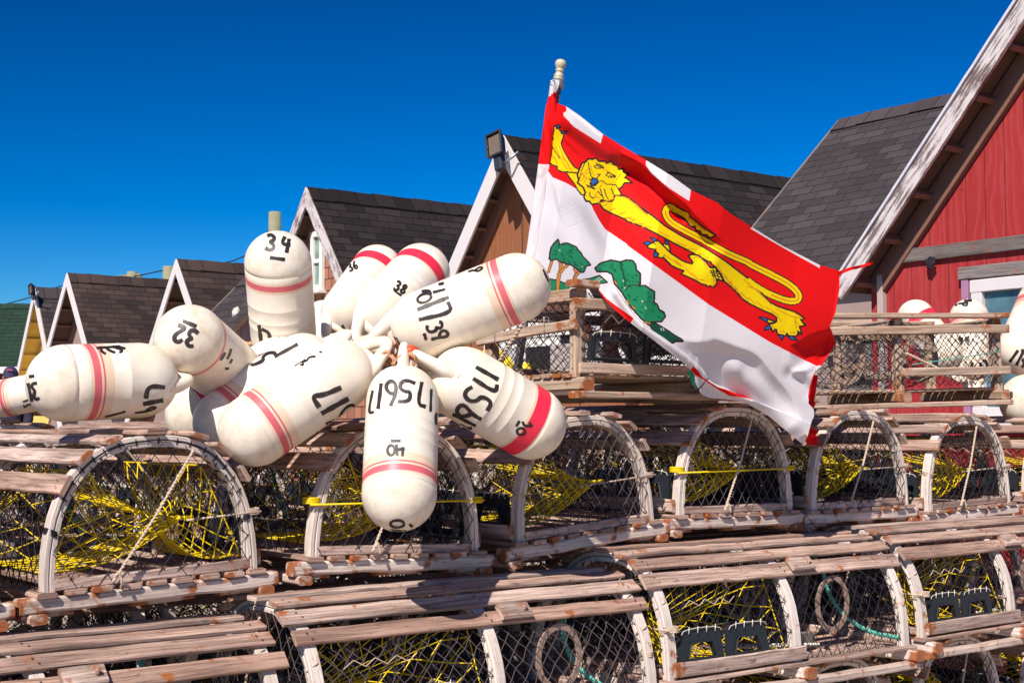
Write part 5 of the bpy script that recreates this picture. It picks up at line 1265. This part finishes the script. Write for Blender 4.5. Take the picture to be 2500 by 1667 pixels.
for poly, n_ in ((TREE1, 30), (TREE2, 60)):
    xs_ = [p[0] for p in poly]; ys_ = [p[1] for p in poly]; k = 0
    while k < n_:
        x, y = rg.uniform(min(xs_), max(xs_)), rg.uniform(min(ys_), max(ys_))
        if pip(np.array([x]), np.array([y]), poly)[0]:
            k += 1; a = rg.uniform(.2, 1.0); r_ = rg.uniform(2.5, 5)
            line(smo([(x-r_*math.cos(a), y-r_*math.sin(a)), (x+1, y-2), (x+r_*math.cos(a), y+r_*math.sin(a))], 1), rg.uniform(1.6, 2.6), 8)
        else: k += .2
line(smo(f4((870, 575), (890, 545), (965, 545), (985, 555)), 1), 3, 4); line(f4((820, 355), (850, 480), (860, 560)), 4.5, 8)
for pl in (f4((500, 525), (600, 510), (640, 480)), f4((510, 530), (620, 515), (660, 490)), f4((300, 245), (303, 252)), f4((840, 500), (846, 512)), f4((848, 575), (858, 562)), f4((998, 675), (1010, 690)), f4((1028, 725), (1038, 748)), f4((1160, 910), (1170, 930)), f4((1180, 908), (1188, 928)), f4((487, 385), (497, 388))): line(pl, 1.8, 0)
for pl in (f4((770, 510), (785, 535)), f4((870, 675), (890, 700)), f4((920, 725), (938, 745)), f4((1025, 858), (1070, 870))): line(pl, 6, 4); line(pl, 3.5, 7)
paint(BANDW, 0); paint(BANDR1, 1); paint(BANDR2, 1)
for p in REDS2: paint(p, 1)

# where the cloth hangs: distance from the camera plane, with its folds
def interp(u, xs_, ys_): return np.interp(u, xs_, ys_)
U = VX - (1366 - (VY-190)*0.1616)
Y0 = interp(U, [-20, 0, 50, 110, 180, 300, 450, 650, 760], [5.06, 5.04, 4.93, 4.72, 4.44, 4.36, 4.42, 4.56, 4.62])
def ss(x, a, b): t = np.clip((x-a)/(b-a), 0, 1); return t*t*(3-2*t)
FD = np.zeros(VX.shape)
def fold(pl, w1, w2, amp, fade=60):
    """a fold along pl: right-hand (lower) side recedes by amp over w1 and comes back over w2"""
    global FD
    pl = smo(pl, 2); dd, sg, tp = pdist(VX, VY, pl); s_ = dd*sg; L = tp.max(); f = ss(tp, 0, fade)*ss(L-tp, 0, fade)
    h = ss(s_, -w1*.15, w1)*(1 - ss(s_, w1, w1+w2)); FD += amp*h*f
# upper dark folds running down from the hoist
fold(f1((430, 205), (560, 320), (700, 440), (900, 590), (1060, 700), (1568, 900)) + f2((560, 60), (800, 260), (1050, 520), (1330, 760)), 26, 120, .050)
fold(f1((1080, 640), (1300, 730), (1500, 820)) + f2((500, 0), (700, 150), (900, 330)), 20, 50, .035, 40)
fold(f1((500, 500), (640, 640), (760, 760)), 8, 30, .010, 20)
fold(f1((560, 120), (800, 300), (1000, 470), (1250, 620), (1568, 830)), 10, 60, -.012, 40)
# strip facing away between the white triangle and the flat cloth, starting at the chest of the lion
fold(f1((620, 1110), (740, 1230), (880, 1500)) + f4((600, 0), (700, 200), (735, 310), (760, 420)), 30, 70, .040, 120)
fold(f1((330, 980), (400, 1160), (440, 1380), (500, 1568), (540, 1700)), 8, 60, .010, 90)
# lower part of the cloth falls back under the wave
W1 = smo(f5((-300, 60), (180, 190), (420, 185), (500, 140), (760, 240), (1040, 330), (1240, 600), (1450, 830), (1560, 1060), (1660, 1350)), 2)
dd, sg, tp = pdist(VX, VY, W1); s_ = dd*sg; L = tp.max()
FD += (.022*ss(s_, -8, 30) + .19*np.clip(s_/230, 0, 1))*ss(tp, 20, 150)
dd, sg, tp = pdist(VX, VY, smo(f5((560, 360), (800, 560), (1100, 830), (1450, 1250)), 1)); FD += -.030*np.exp(-(dd/28)**2)*ss(tp, 0, 60)
dd, sg, tp = pdist(VX, VY, smo(f5((1480, 590), (1600, 690), (1700, 790)), 1)); FD += .022*np.exp(-(dd/16)**2)
dd, sg, tp = pdist(VX, VY, smo(f5((1510, 570), (1600, 550), (1780, 480)), 1)); FD += -.016*np.exp(-(dd/11)**2)
dd, sg, tp = pdist(VX, VY, smo(f3((1100, 1080), (1230, 1010), (1400, 980)), 1)); s_ = dd*sg; FD += .045*ss(s_, -4, 26)*(1-ss(s_, 40, 95))*ss(VX, 1925, 1975)
dd, sg, tp = pdist(VX, VY, smo(f3((1250, 1392), (1360, 1250), (1430, 1050)), 1)); FD += .02*np.exp(-(dd/14)**2)
FD += .010*np.sin(VX*.010 + VY*.013) + .003*np.sin(VX*.020 - VY*.031 + 1.0)
# gathers at the right edge and the turned-up hem, which stands off the cloth
FD += .05*ss(U, 600, 740)*0 
hem = smo(f4((735, 533), (790, 580), (850, 680), (940, 800), (1030, 890), (1200, 1000), (1450, 1195), (1568, 1330)) + f5((395, 660), (640, 785), (970, 918)), 1)
dd, sg, tp = pdist(VX, VY, hem); s_ = dd*sg
FD += (-.035*ss(s_, -1.5, 2.5) + .012*ss(s_, 6, 22))*ss(tp, 0, 30)*(1 - ss(tp, 560, 640))
YD = Y0 + FD
# to world space
DX = (VX-1250)/F; DYr = -(VY-833.5)/F
dy = FW.y + UP.y*DYr; dz = FW.z + UP.z*DYr; k_ = YD/dy
PX, PY, PZ = DX*k_, YD, CAMZ + dz*k_
keep = pip(CX, CY, OUT)
idx = -np.ones(VX.shape, np.int64)
jj, ii = np.nonzero(keep)
used = np.zeros(VX.shape, bool)
for dj in (0, 1):
    for di in (0, 1): used[jj+dj, ii+di] = True
idx[used] = np.arange(used.sum())
co = np.stack([PX[used], PY[used], PZ[used]], 1)
q4 = np.stack([idx[jj, ii], idx[jj+1, ii], idx[jj+1, ii+1], idx[jj, ii+1]], 1)
me = bpy.data.meshes.new('sheet'); me.vertices.add(len(co)); me.vertices.foreach_set('co', co.ravel())
me.loops.add(q4.size); me.loops.foreach_set('vertex_index', q4.ravel().astype(np.int32))
me.polygons.add(len(q4)); me.polygons.foreach_set('loop_start', np.arange(0, q4.size, 4, dtype=np.int32))
for m in FM: me.materials.append(m)
me.polygons.foreach_set('material_index', MAT[jj, ii].astype(np.int32)); me.polygons.foreach_set('use_smooth', np.ones(len(q4), bool))
me.update(calc_edges=True); me.validate()
fl = empty('flag', at(1262, 830, 5.05)); tag(fl, 'large waving flag with a yellow lion on red above green trees on white', 'flag')
so_ = bpy.data.objects.new('cloth', me); COL.objects.link(so_); so_.parent = fl; so_.matrix_parent_inverse = fl.matrix_world.inverted()
bpy.context.view_layer.update()
so_.matrix_world = Matrix.Identity(4)
# sleeve of the flag round the pole: a flattened tube, white tip, red, then white
def sleeve():
    m = MB(); rows = []; N = 28; ys_ = list(np.linspace(196, 232, 8)) + list(np.linspace(236, 840, 110)); rr = random.Random(3)
    Mi = Matrix.Translation(-fl.location)
    for y in ys_:
        xl = np.interp(y, [190, 205, 235, 262, 400, 600, 700, 840], [1352, 1343, 1339, 1332, 1314, 1287, 1268, 1246]); xr = np.interp(y, [190, 205, 225, 262, 400, 600, 700, 840], [1364, 1366, 1360, 1359, 1342, 1316, 1303, 1280])
        cx = (xl+xr)/2; hwp = (xr-xl)/2; Yc = 5.03; c = at(cx, y, Yc); hw_ = hwp*Yc/F; row = []
        for k in range(N):
            a = 2*math.pi*k/N; rip = 1 + .10*math.sin(2.0*a + y*.035)*(1 if y < 430 else .35) + .05*math.sin(5*a - y*.09)
            row.append(c + Vector((math.cos(a)*hw_, -math.sin(a)*hw_*.55*rip - (.0 if rip else 0), 0)) + Vector((0, .006*math.sin(y*.06+2*a)*(1 if y < 430 else .3), 0)))
        rows.append((y, row))
    vs = [Mi @ p for _, r_ in rows for p in r_]; fs = []; mm = []
    for i in range(len(rows)-1):
        for k in range(N):
            a = 2*math.pi*(k+.5)/N; yy = (rows[i][0]+rows[i+1][0])/2; lim = 232 - 8*math.cos(a) - 2
            fs.append((i*N+k, (i+1)*N+k, (i+1)*N+(k+1) % N, i*N+(k+1) % N)); mm.append(0 if yy < lim else (1 if yy < 404 else 0))
    m.add(vs, fs, smooth=True); m.m = mm; s_ = m.build('hoist_sleeve', [C_WHITE, C_RED], fl)
    t = MB(); c = at(1349, 203, 4.985) - fl.location; t.tube([c + Vector((.008*math.cos(a), 0, .009*math.sin(a))) for a in [k*math.pi/6 for k in range(12)]], .0022, 6, closed=True); t.build('grommet', METAL, s_)
sleeve()
# loose torn ends of the right border
m = MB()
def ribbon(pts, wd, mat_, nm):
    m = MB(); P = smooth_path([at(*p) for p in pts], 2); vs = []; n = len(P)
    for i, p in enumerate(P):
        t = (P[min(i+1, n-1)] - P[max(i-1, 0)]).normalized(); s_ = t.cross(Vector((0, 1, 0))).normalized(); w_ = wd*(1 - .5*i/n)
        vs += [p + s_*w_ - fl.location, p - s_*w_ + Vector((0, .01*math.sin(i), 0)) - fl.location]
    m.add(vs, [(2*i, 2*i+1, 2*i+3, 2*i+2) for i in range(n-1)], smooth=True); m.build(nm, mat_, fl)
ribbon([(2046, 668, 4.58), (2075, 656, 4.6), (2105, 650, 4.62), (2133, 641, 4.64)], .0062, C_RED, 'torn_hem')
ribbon([(1986, 915, 4.80), (1984, 945, 4.8), (1978, 985, 4.79), (1990, 990, 4.8)], .016, C_RED, 'torn_hem')
ribbon([(1984, 1045, 4.80), (1978, 1060, 4.80), (1976, 1078, 4.81), (1998, 1072, 4.82)], .022, C_RED, 'torn_hem')
ribbon([(1790, 966, 4.60), (1830, 978, 4.62), (1880, 1008, 4.64), (1940, 1046, 4.66)], .011, C_WHITE, 'torn_hem')

# ------------------------------------------------------------------ the man at the left edge
HEADP = at(28, 925, 15.5)
SKIN = plain('skin', (0.50, 0.22, 0.14), 0.55, 0.08, 10); NAVY = plain('jacket_navy', (0.022, 0.018, 0.04), 0.85, 0.2, 12); TROU = plain('trousers', (0.05, 0.05, 0.07), 0.9); CAPM = plain('cap_navy', (0.035, 0.03, 0.08), 0.8)
def skin_body(name, joints, edges, mat_, parent, root_i=0, sub=2):
    me = bpy.data.meshes.new(name); me.from_pydata([j[0] for j in joints], edges, [])
    o = bpy.data.objects.new(name, me); COL.objects.link(o)
    md = o.modifiers.new('skin', 'SKIN'); 
    for v, j in zip(me.skin_vertices[0].data, joints): v.radius = j[1]
    me.skin_vertices[0].data[root_i].use_root = True
    sb = o.modifiers.new('sub', 'SUBSURF'); sb.levels = sub; sb.render_levels = sub
    dg = bpy.context.evaluated_depsgraph_get(); me2 = bpy.data.meshes.new_from_object(o.evaluated_get(dg)); me2.materials.clear(); me2.materials.append(mat_)
    for p in me2.polygons: p.use_smooth = True
    o.modifiers.clear(); o.data = me2; o.parent = parent; return o
def person():
    gz = ground_z(15.5); s_ = (HEADP.z + .06 - gz)/1.70
    root = empty('person', Matrix.Translation((HEADP.x, 15.5, gz)) @ Matrix.Rotation(R(12), 4, 'Z') @ Matrix.Scale(min(s_, 1.12), 4)); tag(root, 'man in a navy cap, sunglasses and dark jacket looking down at the left edge', 'person')
    J = lambda x, y, z, r, r2=None: ((x, y, z), (r, r2 or r))
    jn = [J(0, 0, .95, .15, .11), J(0, 0, 1.12, .13, .10), J(0, -.01, 1.32, .16, .11), J(0, -.02, 1.43, .10, .08), J(0, -.04, 1.50, .052), J(0, -.075, 1.57, .068, .075), J(0, -.09, 1.66, .078, .092), J(0, -.08, 1.72, .06, .07)]
    ed = [(i, i+1) for i in range(7)]
    for sg in (-1, 1):
        b = len(jn); jn += [J(sg*.17, -.01, 1.40, .06), J(sg*.22, -.02, 1.12, .042), J(sg*.17, -.20, .98, .034), J(sg*.12, -.30, .97, .03, .02), J(sg*.10, -.36, .96, .025, .012)]
        ed += [(3, b), (b, b+1), (b+1, b+2), (b+2, b+3), (b+3, b+4)]
        b = len(jn); jn += [J(sg*.09, 0, .88, .09), J(sg*.10, -.02, .48, .058), J(sg*.10, .02, .09, .042), J(sg*.11, -.10, .04, .045, .03)]
        ed += [(0, b), (b, b+1), (b+1, b+2), (b+2, b+3)]
    skin_body('body', jn, ed, SKIN, root)
    jk = [((0, 0, .90), (.175, .135)), ((0, 0, 1.12), (.16, .125)), ((0, -.01, 1.32), (.19, .135)), ((0, -.02, 1.43), (.125, .105)), ((0, -.03, 1.475), (.085, .08))]; ek = [(0, 1), (1, 2), (2, 3), (3, 4)]
    for sg in (-1, 1):
        b = len(jk); jk += [((sg*.175, -.01, 1.39), (.08, .08)), ((sg*.225, -.02, 1.12), (.062, .062)), ((sg*.175, -.19, .985), (.05, .05))]; ek += [(3, b), (b, b+1), (b+1, b+2)]
    skin_body('jacket', jk, ek, NAVY, root)
    jt = [((0, 0, .95), (.155, .12)), ((0, 0, .88), (.15, .12))]; et = [(0, 1)]
    for sg in (-1, 1):
        b = len(jt); jt += [((sg*.095, 0, .80), (.10, .10)), ((sg*.10, -.02, .48), (.075, .075)), ((sg*.10, .015, .10), (.06, .06))]; et += [(1, b), (b, b+1), (b+1, b+2)]
    skin_body('trousers', jt, et, TROU, root)
    hd = Vector((0, -.09, 1.66))
    c = MB(); vs = []; N = 20; K = 7      # cap crown
    for i in range(K+1):
        a = math.pi/2*i/K
        for k in range(N): t = 2*math.pi*k/N; vs.append(hd + Vector((.093*math.cos(t)*math.cos(a), .108*math.sin(t)*math.cos(a)+.01, .015 + .115*math.sin(a))))
    c.add(vs, [(i*N+k, i*N+(k+1) % N, (i+1)*N+(k+1) % N, (i+1)*N+k) for i in range(K) for k in range(N)], smooth=True); cp = c.build('cap', CAPM, root)
    c = MB(); top = []; 
    for k in range(9):
        t = math.pi*(1.1 + .8*k/8); top.append(hd + Vector((.088*math.cos(t), .10*math.sin(t)+.01, .02))); top.append(hd + Vector((.082*math.cos(t), .18*math.sin(t)+.01, -.012)))
    c.add(top + [v - Vector((0, 0, .006)) for v in top], [(2*k, 2*k+1, 2*k+3, 2*k+2) for k in range(8)] + [(18+2*k, 18+2*k+2, 18+2*k+3, 18+2*k+1) for k in range(8)] + [(2*k+1, 19+2*k, 21+2*k, 2*k+3) for k in range(8)], smooth=True); c.build('peak', CAPM, cp)
    c = MB(); c.beam(hd + Vector((-.035, -.104, .075)), hd + Vector((.035, -.104, .075)), .006, .022, ch=.002); c.build('cap_badge', plain('badge', (0.30, 0.07, 0.12)), cp)
    c = MB()
    for sg in (-1, 1): c.sweep([hd + Vector((sg*(.012), -.092, -.012)), hd + Vector((sg*.035, -.092, -.012)), hd + Vector((sg*.062, -.078, -.01))], [(.006*math.cos(t), .018*math.sin(t)) for t in [k*math.pi/5 for k in range(10)]], scl=[.8, 1.1, .7])
    c.tube([hd + Vector((-.075, 0, -.008)), hd + Vector((-.066, -.07, -.008)), hd + Vector((0, -.095, -.008)), hd + Vector((.066, -.07, -.008)), hd + Vector((.075, 0, -.008))], .004, 5)
    c.build('sunglasses', LAMP_BK, root)
    c = MB(); c.sweep([hd + Vector((0, -.085, -.01)), hd + Vector((0, -.103, -.035)), hd + Vector((0, -.09, -.048))], [(.011*math.cos(t), .011*math.sin(t)) for t in [k*math.pi/4 for k in range(8)]], scl=[.5, 1.1, .7], up=Vector((0, 1, 0)), smooth=True); c.build('nose', SKIN, root)
    for sg in (-1, 1):
        c = MB(); c.sweep([hd + Vector((sg*.074, .0, .01)), hd + Vector((sg*.084, .008, -.01)), hd + Vector((sg*.075, .005, -.035))], [(.007*math.cos(t), .016*math.sin(t)) for t in [k*math.pi/4 for k in range(8)]], scl=[.6, 1, .6], up=Vector((1, 0, 0)), smooth=True); c.build('ear', SKIN, root)
    c = MB(); c.tube([hd + Vector((-.022, -.083, -.068)), hd + Vector((0, -.09, -.069)), hd + Vector((.022, -.083, -.068))], .004, 5); c.build('mouth', plain('lips', (0.32, 0.10, 0.08)), root)
person()

# white elbow pipe sticking out in front of the small dark roof, and clamps on the far roofs
q = MB(); q.tube(smooth_path([at(606, 782, 13.2), at(592, 777, 13.2), at(575, 773, 13.2)], 1), .022, 8); q.tube([at(577, 775, 13.2), at(577, 758, 13.2)], .04, 10); q.tube([at(573, 762, 13.2), at(585, 756, 13.2)], .036, 10)
q.tube([at(606, 782, 13.2), at(640, 790, 13.4)], .02, 8)
tag(q.build('vent_pipe', plain('pvc', (0.55, 0.52, 0.46), 0.5)), 'thin white elbow pipe in front of the small dark roof', 'pipe')
q = MB(); p = at(322, 668, 37.0); q.tube([Vector((p.x, p.y, ground_z(37))), p + Vector((0, 0, .05))], .13, 8); q.beam(p + Vector((-.35, 0, -.1)), p + Vector((.25, 0, -.05)), .1, .1)
tag(q.build('utility_pole', POLEM), 'tip of a far utility pole over the second grey shed', 'utility pole')
q = MB(); p = at(412, 655, 36.0); q.tube([Vector((p.x, p.y, ground_z(36))), p + Vector((0, 0, .05))], .15, 8); q.beam(p + Vector((-.1, 0, -.2)), p + Vector((.35, 0, -.1)), .1, .12)
tag(q.build('utility_pole', POLEM), 'tip of a far utility pole beside the peak of the dark gable shed', 'utility pole')

q = MB(); q.rope(smooth_path([at(1000, 862, 3.72), at(1010, 868, 3.71), at(1018, 880, 3.72), at(1008, 890, 3.74)], 2), .006, pitch=.02)
tag(q.build('rope_end', T_ORANGE), 'short twist of tan rope beside the orange tag of the bunch', 'rope')
q = MB(); q.rope(smooth_path([at(955, 868, 3.72), at(965, 878, 3.71), at(958, 892, 3.72), at(970, 885, 3.73), at(975, 868, 3.74)], 2), .006, pitch=.02)
tag(q.build('rope_end', T_ORANGE), 'frayed tan rope loop left of the hanging buoy handle', 'rope')
q = MB(); q.rope(smooth_path([at(935, 862, 3.76), at(948, 856, 3.74), at(952, 870, 3.74)], 2), .005, pitch=.02)
tag(q.build('rope_end', T_ORANGE), 'tan rope end tucked under the front left buoy handle', 'rope')
